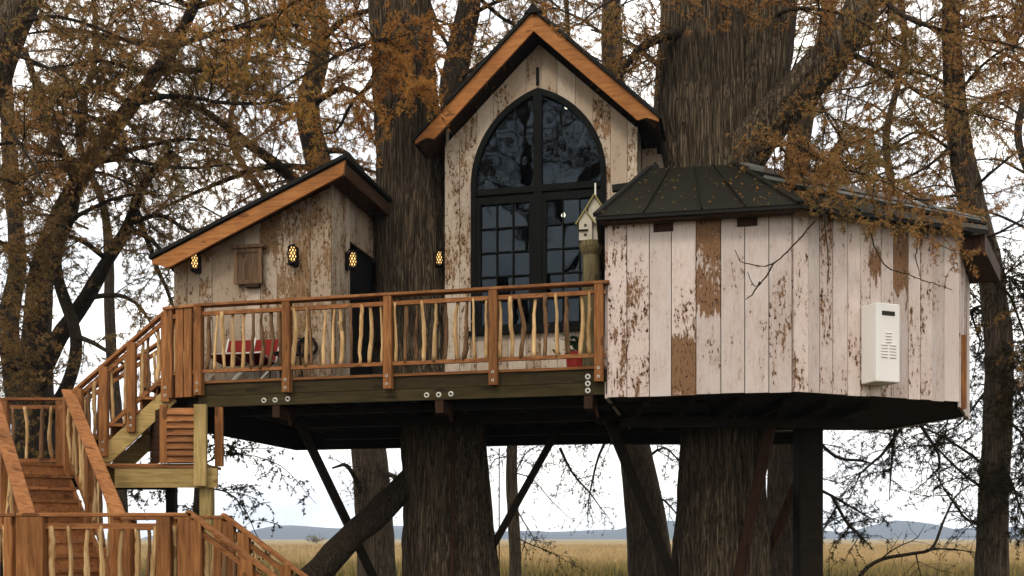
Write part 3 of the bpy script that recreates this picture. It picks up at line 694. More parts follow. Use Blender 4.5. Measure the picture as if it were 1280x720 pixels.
# ------------------------------------------------------------------ lean-to shed on the left of the deck
SV, S0, S1 = 1.0, -6.82, -4.24
def shed_z(u): return 5.80 + .404 * (u + 6.96)
T = Thing('lean_to_cabin', 'small lean-to cabin of grey weathered boards with sloping cedar bargeboard', 'cabin', (-5.5, 2.2, FL), 'house')
e = [S0]
while e[-1] < S1 - .12: e.append(e[-1] + R.uniform(.20, .29))
e[-1] = S1
for i, (a, b) in enumerate(zip(e, e[1:])):
    o = R.uniform(0, .014); we = max(0, min(1.3, R.gauss(.6, .5)))
    T.part('plank', MB().prism([(a + .003, FL), (b - .003, FL), (b - .003, shed_z(b) - .1), (a + .003, shed_z(a) - .1)], 'y', SV - .03 - o, SV), 'shedpaint', wear=we, bare_lo=(2.0 if i in (2, 6) else 99.), bare_hi=99.)
vv = SV
for w_ in (.15, .17, .2, .17):
    T.part('plank', MB().box(S1 - .03, S1 + R.uniform(0, .01), vv + .003, vv + w_ - .003, FL, shed_z(S1) - .06), 'shedpaint', wear=R.uniform(.2, .9), bare_lo=99., bare_hi=99.); vv += w_
for k in range(6):
    T.part('plank', MB().box(S1 - .03, S1 + R.uniform(0, .01), vv + k * .2 + .003, vv + k * .2 + .197, 6.20, shed_z(S1) - .06), 'shedpaint', wear=R.uniform(.2, .9), bare_lo=99., bare_hi=99.)
T.part('door', MB().box(S1 - .12, S1 - .08, vv, vv + 1.2, FL + .01, 6.2), 'void')
T.part('door_frame', MB().box(S1 - .11, S1 + .004, vv - .0, vv + .04, FL + .01, 6.19), 'frame')
T.part('side_wall', MB().box(S0, S0 + .03, SV + .003, 4.2, FL, shed_z(S0) - .11), 'shedpaint', wear=.3, bare_lo=99., bare_hi=99.)
T.part('back_wall', MB().prism([(S0, FL), (S1, FL), (S1, shed_z(S1) - .11), (S0, shed_z(S0) - .11)], 'y', 4.2, 4.23), 'shedpaint', wear=.3, bare_lo=99., bare_hi=99.)
ru0, ru1 = -6.97, -3.87
r_ = T.part('roof', MB().prism([(ru0 - .03, shed_z(ru0) + .0), (ru1 + .02, shed_z(ru1) + .01), (ru1 + .02, shed_z(ru1) + .065), (ru0 - .03, shed_z(ru0) + .05)], 'y', .56, 4.5), 'tar')
T.part('bargeboard', MB().prism([(ru0, shed_z(ru0) - .012), (ru0 + .01, shed_z(ru0) - .07), (ru0 + .12, shed_z(ru0) - .09), (ru0 + .22, shed_z(ru0) - .135), (ru0 + .30, shed_z(ru0) - .13), (ru1 - .03, shed_z(ru1) - .225), (ru1, shed_z(ru1) - .02)], 'y', .6, .645), 'barge', r_)
T.part('soffit', MB().prism([(ru0 + .05, shed_z(ru0) - .03), (ru1 - .03, shed_z(ru1) - .06), (ru1 - .03, shed_z(ru1) - .03), (ru0 + .05, shed_z(ru0))], 'y', .66, 4.4), 'soffit', r_)
T.part('eave_board', MB().box(ru1 - .05, ru1 - .015, .65, 4.4, shed_z(ru1) - .23, shed_z(ru1) - .05), 'soffit', r_)
for v in (1.5, 2.4, 3.3): T.part('rafter_tail', MB().box(S1 + .01, ru1 - .06, v, v + .05, shed_z(ru1) - .21, shed_z(ru1) - .09), 'soffit', r_)

# carved wooden plaque on the lean-to
T = Thing('wooden_plaque', 'square carved wooden cupboard panel hung between two lanterns', 'plaque', (-5.53, .955, 5.42), 'house')
b_ = T.part('panel', MB().box(-5.74, -5.32, .87, .95, 5.43, 5.93), 'plaque')
for x0, x1, z0, z1 in ((-5.76, -5.70, 5.41, 5.94), (-5.36, -5.30, 5.41, 5.94), (-5.70, -5.36, 5.88, 5.94), (-5.70, -5.36, 5.41, 5.47)): T.part('border', MB().box(x0, x1, .855, .872, z0, z1), 'plaque', b_)
T.part('cornice', MB().box(-5.80, -5.26, .83, .95, 5.945, 5.99), 'plaque')
T.part('bracket', MB().box(-5.58, -5.36, .86, .95, 5.36, 5.405), 'rustwood')

# lanterns
def lantern(u, v, z, label, sc=1.0, out_=(0, -1)):
    T = Thing('wall_lantern', label, 'lantern', (u, v, z), 'house', 'lit wall lanterns')
    r, h = .062 * sc, .25 * sc
    ox, oy = u + out_[0] * .11, v + out_[1] * .11
    T.part('back_plate', MB().box(u - .05 if out_[1] else u - .0, u + .05 if out_[1] else u + .02, v - .02 if out_[1] else v - .05, v if out_[1] else v + .05, z - .02, z + .24 * sc), 'iron')
    T.part('arm', MB().tube([(u, v, z + h * .9), ((u + ox) / 2, (v + oy) / 2, z + h * 1.15), (ox, oy, z + h * 1.02)], .012, 6), 'iron')
    T.part('glass_cylinder', MB().lathe((ox, oy, z), [(r * .62, .02), (r * .8, h * .35), (r * .8, h * .6), (r * .6, h * .9)], 14), 'lamp', smooth=True)
    T.part('cap', MB().lathe((ox, oy, z), [(r * 1.15, h * .9), (r * .9, h * .97), (r * .3, h * 1.06)], 14), 'iron')
    T.part('base', MB().lathe((ox, oy, z), [(r * .5, -.03), (r * 1.0, -.01), (r * 1.05, .018)], 14), 'iron')
    cage = MB(); n = 9
    for d in (-1, 1):
        for k in range(n):
            pts = []
            for i in range(9):
                t = i / 8; a = 2 * math.pi * k / n + d * t * 1.9; rr = r * (.78 + .24 * math.sin(math.pi * t)); pts.append((ox + rr * math.cos(a), oy + rr * math.sin(a), z + .01 + t * h * .9))
            cage.tube(pts, .0085 * sc, 4)
    T.part('cage', cage, 'iron')
lantern(-6.40, .955, 5.66, 'lit cage lantern at the low end of the sloping bargeboard')
lantern(-4.80, .955, 5.66, 'lit cage lantern between the plaque and the lean-to corner', 1.08)
lantern(-4.23, 1.52, 5.72, 'bright yellow cage lantern beside the dark doorway', 1.05, (1, 0))
lantern(-2.97, 2.62, 5.98, 'small lit lantern between the trunk and the gabled front', 1.0, (-1, 0))

# birdhouse on its pillar
T = Thing('log_pillar', 'round mossy wooden pillar standing before the arched window', 'pillar', (-.37, 1.0, FL), 'house')
T.part('shaft', MB().lathe((-.37, 1.0, FL), [(.135, 0), (.125, .1), (.12, 1.2), (.115, 1.76)], 18), 'olive_post', smooth=True)
T.part('capital', MB().lathe((-.37, 1.0, FL), [(.12, 1.72), (.15, 1.78), (.165, 1.83), (.165, 1.90)], 18), 'olive_post')
T = Thing('birdhouse', 'cream birdhouse with yellow green roofs and a white spire', 'birdhouse', (-.37, 1.0, FL + 1.905), 'house')
z0 = FL + 1.905; cu, cv = -.37, 1.0
def gable_box(u0, u1, v0, v1, za, zw, zp):
    um = (u0 + u1) / 2; return MB().prism([(u0, za), (u1, za), (u1, zw), (um, zp), (u0, zw)], 'y', v0, v1)
lo = T.part('lower_house', gable_box(cu - .15, cu + .03, cv - .13, cv + .10, z0, z0 + .26, z0 + .40), 'bird_white')
hi_ = T.part('upper_house', gable_box(cu - .03, cu + .15, cv - .06, cv + .14, z0 + .001, z0 + .46, z0 + .62), 'bird_white')
for (u0, u1, va, vb, zw, zp, par) in ((cu - .15, cu + .03, cv - .16, cv + .10, z0 + .26, z0 + .40, lo), (cu - .03, cu + .15, cv - .11, cv + .16, z0 + .46, z0 + .62, hi_)):
    um = (u0 + u1) / 2
    T.part('roof', MB().prism([(u0 - .04, zw - .05), (um, zp + .004), (um, zp + .03), (u0 - .05, zw - .03)], 'y', va, vb), 'bird_roof', par)
    T.part('roof', MB().prism([(um, zp + .004), (u1 + .04, zw - .05), (u1 + .05, zw - .03), (um, zp + .03)], 'y', va, vb), 'bird_roof', par)
for x, z in ((cu - .06, z0 + .2), (cu - .06, z0 + .07)):
    mb = MB().lathe((0, 0, 0), [(.02, 0), (.02, .006)], 12); mb.v = [(x + a, cv - .131 - c, z + b) for a, b, c in mb.v]; T.part('entrance_hole', mb, 'slot', lo)
T.part('perch_ledge', MB().box(cu - .155, cu - .02, cv - .16, cv - .13, z0 + .125, z0 + .14), 'iron', lo)
T.part('spire', MB().tube([(cu + .06, cv, z0 + .63), (cu + .06, cv, z0 + .82)], .012, 6), 'white', hi_)

# ------------------------------------------------------------------ things on the deck
def sling_chair(u, v, label):
    T = Thing('sling_chair', label, 'chair', (u, v, FL), 'house', 'red chairs on the deck')
    w2 = .19
    seat = [(-w2, .22, .33), (w2, .22, .33), (w2, -.28, .40), (-w2, -.28, .40)]
    T.part('seat', MB().poly([(u + x, v + y, FL + z) for x, y, z in seat] + [(u + x, v + y, FL + z - .015) for x, y, z in seat], [(0, 1, 2, 3), (7, 6, 5, 4), (0, 4, 5, 1), (1, 5, 6, 2), (2, 6, 7, 3), (3, 7, 4, 0)]), 'red')
    bk = [(-w2, .22, .36), (w2, .22, .36), (w2, .36, .72), (-w2, .36, .72)]
    T.part('backrest', MB().poly([(u + x, v + y, FL + z) for x, y, z in bk] + [(u + x, v + y + .02, FL + z) for x, y, z in bk], [(0, 1, 2, 3), (7, 6, 5, 4), (0, 4, 5, 1), (1, 5, 6, 2), (2, 6, 7, 3), (3, 7, 4, 0)]), 'red')
    for sx in (-1, 1):
        x = u + sx * (w2 + .012)
        T.part('leg', MB().tube([(x, v + .37, FL + .75), (x, v + .2, FL + .33), (x, v - .3, FL + .012)], .012, 6), 'white')
        T.part('leg', MB().tube([(x, v - .3, FL + .41), (x, v + .22, FL + .33), (x, v + .34, FL + .012)], .012, 6), 'white')
    T.part('cross_bar', MB().tube([(u - w2 - .012, v + .22, FL + .33), (u + w2 + .012, v + .22, FL + .33)], .012, 6), 'white')
    T.part('cross_bar', MB().tube([(u - w2 - .012, v - .29, FL + .405), (u + w2 + .012, v - .29, FL + .405)], .012, 6), 'white')
sling_chair(-5.60, .42, 'red canvas chair with white frame beside the corner post')
sling_chair(-5.17, .44, 'red canvas chair with white frame next to the black iron chair')
T = Thing('iron_chair', 'black wrought iron chair with scrolled back against the grey boards', 'chair', (-4.76, .55, FL), 'house')
u, v = -4.76, .55
T.part('seat', MB().lathe((u, v, FL + .43), [(.19, 0), (.2, .01), (.19, .025)], 18), 'iron')
for sx in (-1, 1):
    T.part('leg', MB().tube([(u + sx * .15, v - .14, FL + .43), (u + sx * .18, v - .18, FL + .01)], .012, 6), 'iron')
    T.part('leg', MB().tube([(u + sx * .15, v + .14, FL + .43), (u + sx * .18, v + .2, FL + .01)], .012, 6), 'iron')
bk = MB(); bk.tube([(u - .19, v + .15, FL + .43), (u - .2, v + .2, FL + .62), (u - .12, v + .22, FL + .70), (u, v + .22, FL + .73), (u + .12, v + .22, FL + .70), (u + .2, v + .2, FL + .62), (u + .19, v + .15, FL + .43)], .013, 6)
for cx, cz, s_ in ((-.09, .57, 1), (.09, .57, -1)):
    bk.tube([(u + cx + s_ * .07 * (1 - i / 16) * math.cos(i * .7), v + .19, FL + cz + .07 * (1 - i / 16) * math.sin(i * .7)) for i in range(15)], .009, 5)
T.part('backrest', bk, 'iron')
T = Thing('twig_wreath', 'dark ring shaped twig wreath hung on pale boards behind railing', 'wreath', (-4.58 + .0, .94, 4.3), 'house')
cu, cz = -4.60, 4.44
for k in range(5):
    pts = [(cu + (.14 + .012 * math.sin(5 * a + k) + R.gauss(0, .006)) * math.cos(a), .925 + .02 * math.cos(3 * a + k * 2), cz + (.14 + .012 * math.cos(4 * a + k)) * math.sin(a)) for a in [2 * math.pi * i / 28 for i in range(29)]]
    T.part('twig_ring', MB().tube(pts, .011, 5), 'wreath')
lf = MB()
for i in range(60):
    a = R.random() * 6.28; r = .14 + R.gauss(0, .02); c = Vector((cu + r * math.cos(a), .905 + R.uniform(-.02, .02), cz + r * math.sin(a))); s_ = .022
    d = Vector((R.gauss(0, 1), R.gauss(0, .5), R.gauss(0, 1))).normalized() * s_; e_ = Vector((R.gauss(0, 1), R.gauss(0, .5), R.gauss(0, 1))).normalized() * s_ * .6
    lf.poly([c - d, c + e_, c + d, c - e_], [(0, 1, 2, 3)])
T.part('leaves', lf, 'wreath', kind='stuff')
T = Thing('red_planter', 'glazed red planter with dark foliage below the arched window', 'planter', (-.66, 1.7, FL), 'house')
u, v = -.66, 1.7
pt = T.part('pot', MB().lathe((u, v, FL), [(.14, 0), (.17, .22), (.19, .42), (.21, .44), (.21, .49), (.18, .49), (.165, .43)], 20), 'red_pot', smooth=False)
lf = MB()
for i in range(140):
    a = R.random() * 6.28; rr = abs(R.gauss(0, .15)); c = Vector((u + rr * math.cos(a), v + rr * math.sin(a), FL + .46 + .3 * R.random())); s_ = R.uniform(.04, .08)
    d = Vector((math.cos(a), math.sin(a), R.uniform(-.3, .9))).normalized() * s_; e_ = d.cross(Vector((R.gauss(0, 1), R.gauss(0, 1), 1))).normalized() * s_ * .35
    lf.poly([c - d, c + e_, c + d, c - e_], [(0, 1, 2, 3)])
T.part('foliage', lf, 'plant', kind='stuff')
T.part('stem', MB().tube([(u, v, FL + .40), (u + .02, v, FL + .7)], .015, 6), 'stick_dark')
T.part('soil', MB().lathe((u, v, FL), [(.166, .40), (.166, .425)], 20), 'dark')

# ------------------------------------------------------------------ landing, stairs
LZ, BZ = 2.66, .86
sd_ = Vector((.583, -.81, 0)).normalized(); sp_ = Vector((-sd_.y * -1, 0, 0)); perp = Vector((sd_.y, -sd_.x, 0))   # to the stair's left
N0 = Vector((-6.28, 14.6, 0))
T = Thing('upper_landing', 'stair landing on a green treated beam below the deck corner', 'landing', (-5.8, 15.2, 0))
for k in range(12):
    y = 14.50 + k * .145; T.part('board', MB().box(-8.2, -4.36 if k < 6 else -5.2, y, y + .138, LZ - .035, LZ), 'cedar_x')
T.part('edge_beam', MB().beam((-5.55, 14.33, LZ - .215), (-4.12, 14.33, LZ - .215), .05, .27), 'treated_x')
T.part('edge_beam', MB().beam((-8.2, 16.1, LZ - .17), (-5.3, 16.1, LZ - .17), .05, .25), 'dark')
T.part('edge_trim', MB().beam((-5.6, 14.34, LZ - .058), (-4.35, 14.34, LZ - .058), .1, .035), 'cedar_x')
T.part('post', MB().beam((-4.33, 14.24, LZ - .33), (-4.33, 14.24, FL - .37), .17, .09, up=(0, 1, 0), ch=.008), 'treated')
T.part('post', MB().beam((-4.30, 14.44, 0), (-4.30, 14.44, LZ - .06), .17, .17, ch=.01), 'treated')
T.part('post', MB().beam((-4.15, 14.52, LZ - .04), (-4.15, 14.52, FL - .37), .11, .07), 'cedar')
for x, y in ((-8.0, 15.9), (-5.3, 15.95), (-6.35, 14.62)): T.part('post', MB().beam((x, y, 0), (x, y, LZ - .04), .14, .14), 'dark')

T = Thing('louvred_box', 'louvred cedar storage box under the upper stair', 'storage box', (-4.8, 14.7, LZ))
lx0, lx1, ly0 = -4.86, -4.42, 14.42; ltop = FL - .40
T.part('corner_post', MB().box(lx0 - .10, lx0, ly0 - .01, ly0 + .06, LZ + .002, ltop + .05), 'cedar')
T.part('back_panel', MB().box(lx0, lx1 + .1, ly0 + .05, ly0 + .08, LZ + .002, ltop), 'rustwood')
for k in range(8):
    z = LZ + .01 + k * (ltop - LZ) / 8; hh = (ltop - LZ) / 8
    T.part('slat', MB().poly([(lx0, ly0 + .0 - .018, z), (lx1 + .1, ly0 - .018, z), (lx1 + .1, ly0 + .02, z + hh), (lx0, ly0 + .02, z + hh), (lx0, ly0 + .02, z), (lx1 + .1, ly0 + .02, z)], [(0, 1, 2, 3), (0, 4, 5, 1), (0, 3, 4), (1, 5, 2), (3, 2, 5, 4)]), 'cedar_x')
for k in range(8):                                  # side slats: the stair's shade is put in as darker timber
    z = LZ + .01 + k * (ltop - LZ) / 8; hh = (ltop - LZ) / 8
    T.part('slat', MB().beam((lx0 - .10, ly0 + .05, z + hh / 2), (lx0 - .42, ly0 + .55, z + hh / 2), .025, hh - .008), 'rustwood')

T = Thing('upper_stair', 'cedar stair flight from the landing up to the deck corner', 'staircase', (-5.6, 15.2, LZ))
st0, st1 = Vector((-6.22, 14.62, LZ)), Vector((-4.93, 14.72, FL)); nst = 6
dst = Vector((st1.x - st0.x, st1.y - st0.y, 0)); run = dst.length / nst; dsu = dst.normalized(); back = Vector((-dsu.y, dsu.x, 0)); rise = (FL - LZ) / nst
for yb, nm in ((.03, 'stringer'), (1.02, 'stringer')):
    p = st0 + back * yb; q = st1 + back * yb
    T.part(nm, MB().beam(p + dsu * .12 - Vector((0, 0, .14)), q + dsu * .02 - Vector((0, 0, .17)), .05, .24), 'treated_x')
for k in range(nst):
    b = st0 + dsu * (run * k) + Vector((0, 0, rise * (k + 1)))
    if k < nst: T.part('tread', MB().beam(b + back * -.02 + dsu * run * .5, b + back * 1.06 + dsu * run * .5, run + .03, .04).__class__().beam(b + back * -.02 + dsu * run * .5 - Vector((0, 0, .02)), b + back * 1.06 + dsu * run * .5 - Vector((0, 0, .02)), run + .03, .04), 'cedar_x')
    T.part('riser', MB().beam(b + dsu * .03 + back * .06 - Vector((0, 0, rise / 2 + .02)), b + dsu * .03 + back * 1.0 - Vector((0, 0, rise / 2 + .02)), .02, rise - .04), 'cedar_x')
T = Thing('upper_stair_railing', 'sloping cedar railing on the outer side of the upper stair', 'railing', st0)
railing(T, st0, st1, [.03, .30, .60, .97], drop=.24, pw=.12, gap_low=.14, per_m=7.5)
T = Thing('rear_stair_railing', 'sloping cedar railing on the tree side of the upper stair', 'railing', st0 + back * 1.06)
railing(T, st0 + back * 1.06 - dsu * .55 + Vector((0, 0, -.12)), st1 + back * 1.06, [.02, .33, .66, .97], drop=.2, pw=.12, per_m=6.5)
T = Thing('landing_railing', 'level cedar railing along the back of the stair landing', 'railing', (-7.5, 15.75, LZ))
railing(T, (-8.6, 15.62, LZ), st0 + back * 1.06 - dsu * .55 - Vector((0, 0, 0)), [.02, .5, .98], drop=.1, per_m=6)

def flight(name, label, top, base_, n, wid, dirv, prp, treads='cedar_x'):
    T = Thing(name, label, 'staircase', (base_.x, base_.y, base_.z))
    hv = Vector((base_.x - top.x, base_.y - top.y, 0)); rn = hv.length / n; rs = (top.z - base_.z) / n; dv = hv.normalized()
    for k in range(n):
        e0 = top + dv * (rn * k) - Vector((0, 0, rs * k)); z = Vector((0, 0, 1))
        T.part('riser', MB().beam(e0 + prp * .04 - z * (rs / 2 + .02), e0 + prp * (wid - .04) - z * (rs / 2 + .02), .025, rs - .042), treads)
        if k: T.part('tread', MB().beam(e0 + prp * -.01 - z * .02 - dv * (rn / 2 - .02), e0 + prp * (wid + .01) - z * .02 - dv * (rn / 2 - .02), rn + .03, .04), treads)
        else: T.part('tread', MB().beam(e0 + prp * -.01 - z * .02 - dv * .06, e0 + prp * (wid + .01) - z * .02 - dv * .06, .18, .04), treads)
    for o in (.02, wid - .02):
        T.part('stringer', MB().beam(top + prp * o - Vector((0, 0, .22)), base_ + prp * o - Vector((0, 0, .05)), .045, .26), 'cedar')
    return T
perp = Vector((-.81, -.583, 0)).normalized()
top_r = Vector((N0.x, N0.y, LZ)) + perp * .06; bot_r = top_r + sd_ * 2.63; bot_r.z = BZ
flight('lower_stair', 'cedar stair flight with closed risers rising to the landing', top_r, bot_r, 10, .98, sd_, perp)
T = Thing('lower_stair_railing', 'broad cedar handrail on the deck side of the lower stair', 'railing', bot_r)
railing(T, top_r - perp * .02, bot_r - perp * .02, [.02, .5, .98], drop=.12, per_m=6.5, hgt=1.04, top_w=.17, pw=.13)
T = Thing('lower_stair_railing', 'broad cedar handrail on the outer side of the lower stair', 'railing', bot_r + perp)
railing(T, top_r + perp * 1.0, bot_r + perp * 1.0, [.02, .5, .98], drop=.12, per_m=6.5, hgt=1.04, top_w=.17, pw=.13)

T = Thing('lower_landing', 'low cedar landing at the foot of the lower stair', 'landing', (-4.6, 11.3, 0))
for k in range(14):
    y = 10.5 + k * .145; T.part('board', MB().box(-6.3 if k < 12 else -5.9, -3.3 if k < 9 else -3.3 - (k - 8) * .27, y, y + .138, BZ - .035, BZ), 'cedar_x')
T.part('skirt_board', MB().box(-6.3, -3.3, 10.46, 10.495, BZ - .24, BZ - .02), 'cedar_x')
for x, y in ((-6.1, 10.6), (-3.5, 10.6), (-3.5, 11.5), (-5.8, 12.1)): T.part('post', MB().beam((x, y, 0), (x, y, BZ - .04), .14, .14), 'cedar')
T = Thing('lower_landing_railing', 'level cedar railing along the front of the low landing', 'railing', (-4.6, 10.5, BZ))
railing(T, (-4.97, 10.44, BZ), (-3.30, 10.44, BZ), [.01, .09, .86, .99], drop=.2, per_m=6, hgt=1.0, pw=.14)
T = Thing('landing_side_railing', 'cedar railing turning back at the outer end of the low landing', 'railing', (-5.6, 10.8, BZ))
railing(T, (-6.35, 11.15, BZ), (-5.05, 10.47, BZ), [.02, .5, .95], drop=.2, per_m=7, hgt=1.0, pw=.12)
T = Thing('landing_rear_railing', 'short cedar railing joining the lower stair to the descending flight', 'railing', (-4, 12, BZ))
railing(T, bot_r + Vector((.14, -.02, 0)), (-3.26, 11.62, BZ), [.03, .5, .97], drop=.1, per_m=6, hgt=1.0, pw=.12)
gt, gb = Vector((-3.26, 10.44, BZ)), Vector((-2.12, 10.44, 0.0))
flight('ground_stair', 'cedar stair flight descending from the low landing to the ground', gt + Vector((0, .06, 0)), gb + Vector((0, .06, 0)), 5, 1.06, Vector((1, 0, 0)), Vector((0, 1, 0)))
T = Thing('ground_stair_railing', 'cedar handrail on the open side of the descending flight', 'railing', gb)
railing(T, gt, gb, [.04, .5, .97], drop=.1, per_m=7, hgt=1.0, pw=.13)
T = Thing('ground_stair_railing', 'cedar handrail on the deck side of the descending flight', 'railing', gb + Vector((0, 1.18, 0)))
railing(T, gt + Vector((.02, 1.18, 0)), gb + Vector((.02, 1.18, 0)), [.03, .18, .6, .97], drop=.1, per_m=7, hgt=1.0, pw=.13)

# ------------------------------------------------------------------ props under the platform
def brace(name, a, b, wdt, m, label, cat='brace', rnd=False, group=None):
    a, b = Vector(a), Vector(b); mb = MB()
    if rnd:
        n = 14; mb.tube([a.lerp(b, i / n) + Vector((R.gauss(0, .012), 0, R.gauss(0, .012))) for i in range(n + 1)], [wdt / 2 * (1 + R.uniform(-.06, .06)) for _ in range(n + 1)], 14)
    else: mb.beam(a, b, wdt, wdt, ch=.012)
    lowp = a if a.z < b.z else b
    return single(name, mb, m, label, cat, base=lowp, smooth=rnd, group=group)
def ext(p, q, z):          # prolong the line p-q down to height z
    t = (z - p.z) / (q.z - p.z); return p + (q - p) * t
p, q = at(386, 553, 16.0), at(465, 718, 16.6); brace('knee_brace', p + (p - q).normalized() * .35, ext(p, q, 0.0), .12, 'dark', 'slim dark timber prop crossing the log prop', group='timber props')
p, q = at(508, 606, 16.7), at(400, 712, 15.8); brace('log_prop', p + (p - q).normalized() * .3, ext(p, q, 0.0), .43, 'bark_dark', 'thick bark covered log leaning against the big trunk', 'log', True)
p, q = at(680, 568, 16.6), at(612, 690, 16.6); brace('knee_brace', p + (p - q).normalized() * .45, ext(p, q, 1.2), .12, 'dark', 'dark timber brace rising from the trunk with the log prop', group='timber props')
p, q = at(772, 552, 15.6), at(838, 715, 15.6); brace('knee_brace', p + (p - q).normalized() * .35, ext(p, q, .95), .15, 'dark', 'dark timber brace rising from the forked trunk toward the deck', group='timber props')
p, q = at(996, 606, 15.6), at(950, 716, 15.9); brace('knee_brace', p + (p - q).normalized() * .1, ext(p, q, 0.0), .13, 'rustwood', 'red brown brace between the forked trunk and black post', group='timber props')
p, q = at(962, 540, 14.9), at(925, 712, 15.1); brace('knee_brace', p + (p - q).normalized() * .3, ext(p, q, .0), .14, 'rustwood', 'red brown timber strapped to the front of the forked trunk', group='timber props')
p, q = at(566, 552, 15.9), at(566, 716, 15.9); brace('knee_brace', p + Vector((0, 0, .25)), ext(p, q, 0.0), .07, 'rustwood', 'thin upright red brown batten on the trunk below the deck', group='timber props')
single('support_post', MB().beam((4.45, 15.4, 0), (4.45, 15.4, CB - .1), .36, .36, ch=.02), 'dark', 'square black post under the faceted cabin', 'post', base=(4.45, 15.4, 0))
single('hanging_rope', MB().tube([at(624, 560, 17.5), at(624, 640, 17.5), at(624, 715, 17.5)], .011, 5), 'stick_dark', 'thin rope hanging beside the big trunk under the deck', 'rope', base=at(624, 715, 17.5))

# ------------------------------------------------------------------ trees
def vnoise(shape_t, shape_z, seed):
    r = np.random.default_rng(seed); return r.random((shape_z, shape_t))
def samp(Tb, th, z):
    """periodic (in th) value noise; th in [0,1), z in cells"""
    nz, nt_ = Tb.shape; a = th * nt_; i = np.floor(a).astype(int); fa = a - i; j = np.floor(z).astype(int); fz = z - j
    fa = fa * fa * (3 - 2 * fa); fz = fz * fz * (3 - 2 * fz); i0, i1, j0, j1 = i % nt_, (i + 1) % nt_, j % nz, (j + 1) % nz
    return (Tb[j0, i0] * (1 - fa) + Tb[j0, i1] * fa) * (1 - fz) + (Tb[j1, i0] * (1 - fa) + Tb[j1, i1] * fa) * fz
def smooth_path(pts, rad, step):
    """Catmull-Rom through the given points, evenly resampled"""
    P = np.array([list(p) for p in pts], float); r = np.array(rad, float); n = len(P)
    Q = np.vstack([2 * P[0] - P[1], P, 2 * P[-1] - P[-2]]); o, ro = [], []
    for i in range(n - 1):
        m = max(2, int(np.linalg.norm(P[i + 1] - P[i]) / step)); t = np.linspace(0, 1, m, endpoint=(i == n - 2))[:, None]
        a, b, c, d = Q[i], Q[i + 1], Q[i + 2], Q[i + 3]
        o.append(.5 * (2 * b + (c - a) * t + (2 * a - 5 * b + 4 * c - d) * t ** 2 + (3 * b - a - 3 * c + d) * t ** 3))
        ro.append(r[i] + (r[i + 1] - r[i]) * t[:, 0])
    return np.vstack(o), np.concatenate(ro)
class Wood:
    def __init__(s): s.V = []; s.F = []; s.n = 0
    def tube(s, P, r, sides, flute=0, seed=0, ridges=40):
        n = len(P); T_ = np.gradient(P, axis=0); T_ /= np.linalg.norm(T_, axis=1)[:, None] + 1e-9
        ref = np.array([1., 0, 0]) if abs(T_[0, 0]) < .8 else np.array([0, 1., 0])
        X = ref - (T_ @ ref)[:, None] * T_; X /= np.linalg.norm(X, axis=1)[:, None] + 1e-9; Yv = np.cross(T_, X)
        th = np.arange(sides) / sides; rr = np.repeat(np.asarray(r)[:, None], sides, 1)
        if flute:
            dist = np.concatenate([[0], np.cumsum(np.linalg.norm(np.diff(P, axis=0), axis=1))])
            A, B_, C2 = vnoise(7, 64, seed), vnoise(ridges, 64, seed + 1), vnoise(ridges * 2, 128, seed + 2)
            zz = np.repeat(dist[:, None], sides, 1); tt = np.repeat(th[None, :], n, 0)
            sh = tt + .02 * np.sin(zz * 1.3)
            rr = rr * (1 + .24 * flute * (samp(A, sh % 1, zz * .35) - .5) * 2)
            rg = 1 - np.abs(samp(B_, sh % 1, zz * .9) * 2 - 1); rg2 = samp(C2, sh % 1, zz * 2.4)
            rr = rr + flute * (.10 * (rg - .5) + .04 * (rg2 - .5))
        c, s_ = np.cos(2 * np.pi * th), np.sin(2 * np.pi * th)
        V = P[:, None, :] + rr[:, :, None] * (X[:, None, :] * c[None, :, None] + Yv[:, None, :] * s_[None, :, None])
        i, k = np.meshgrid(np.arange(n - 1), np.arange(sides), indexing='ij'); k2 = (k + 1) % sides
        F_ = np.stack([i * sides + k, i * sides + k2, (i + 1) * sides + k2, (i + 1) * sides + k], -1).reshape(-1, 4) + s.n
        s.V.append(V.reshape(-1, 3)); s.F.append(F_); s.n += n * sides
    def build(s, name, m, base, parent):
        if not s.V: return None
        me = np_mesh(name, np.vstack(s.V) - np.array(base), np.vstack(s.F), M[m]); me.polygons.foreach_set('use_smooth', np.ones(len(me.polygons), bool))
        o = bpy.data.objects.new(name, me); COL.objects.link(o); o.parent = parent; return o
def unit(v): return v / (np.linalg.norm(v) + 1e-9)
def wander(p, d, length, n, droop, wob, g):
    P = [p]; st = length / n
    for i in range(n):
        d = unit(d + g.normal(0, wob, 3) + np.array([0, 0, -droop])); P.append(P[-1] + d * st)
    return np.array(P)
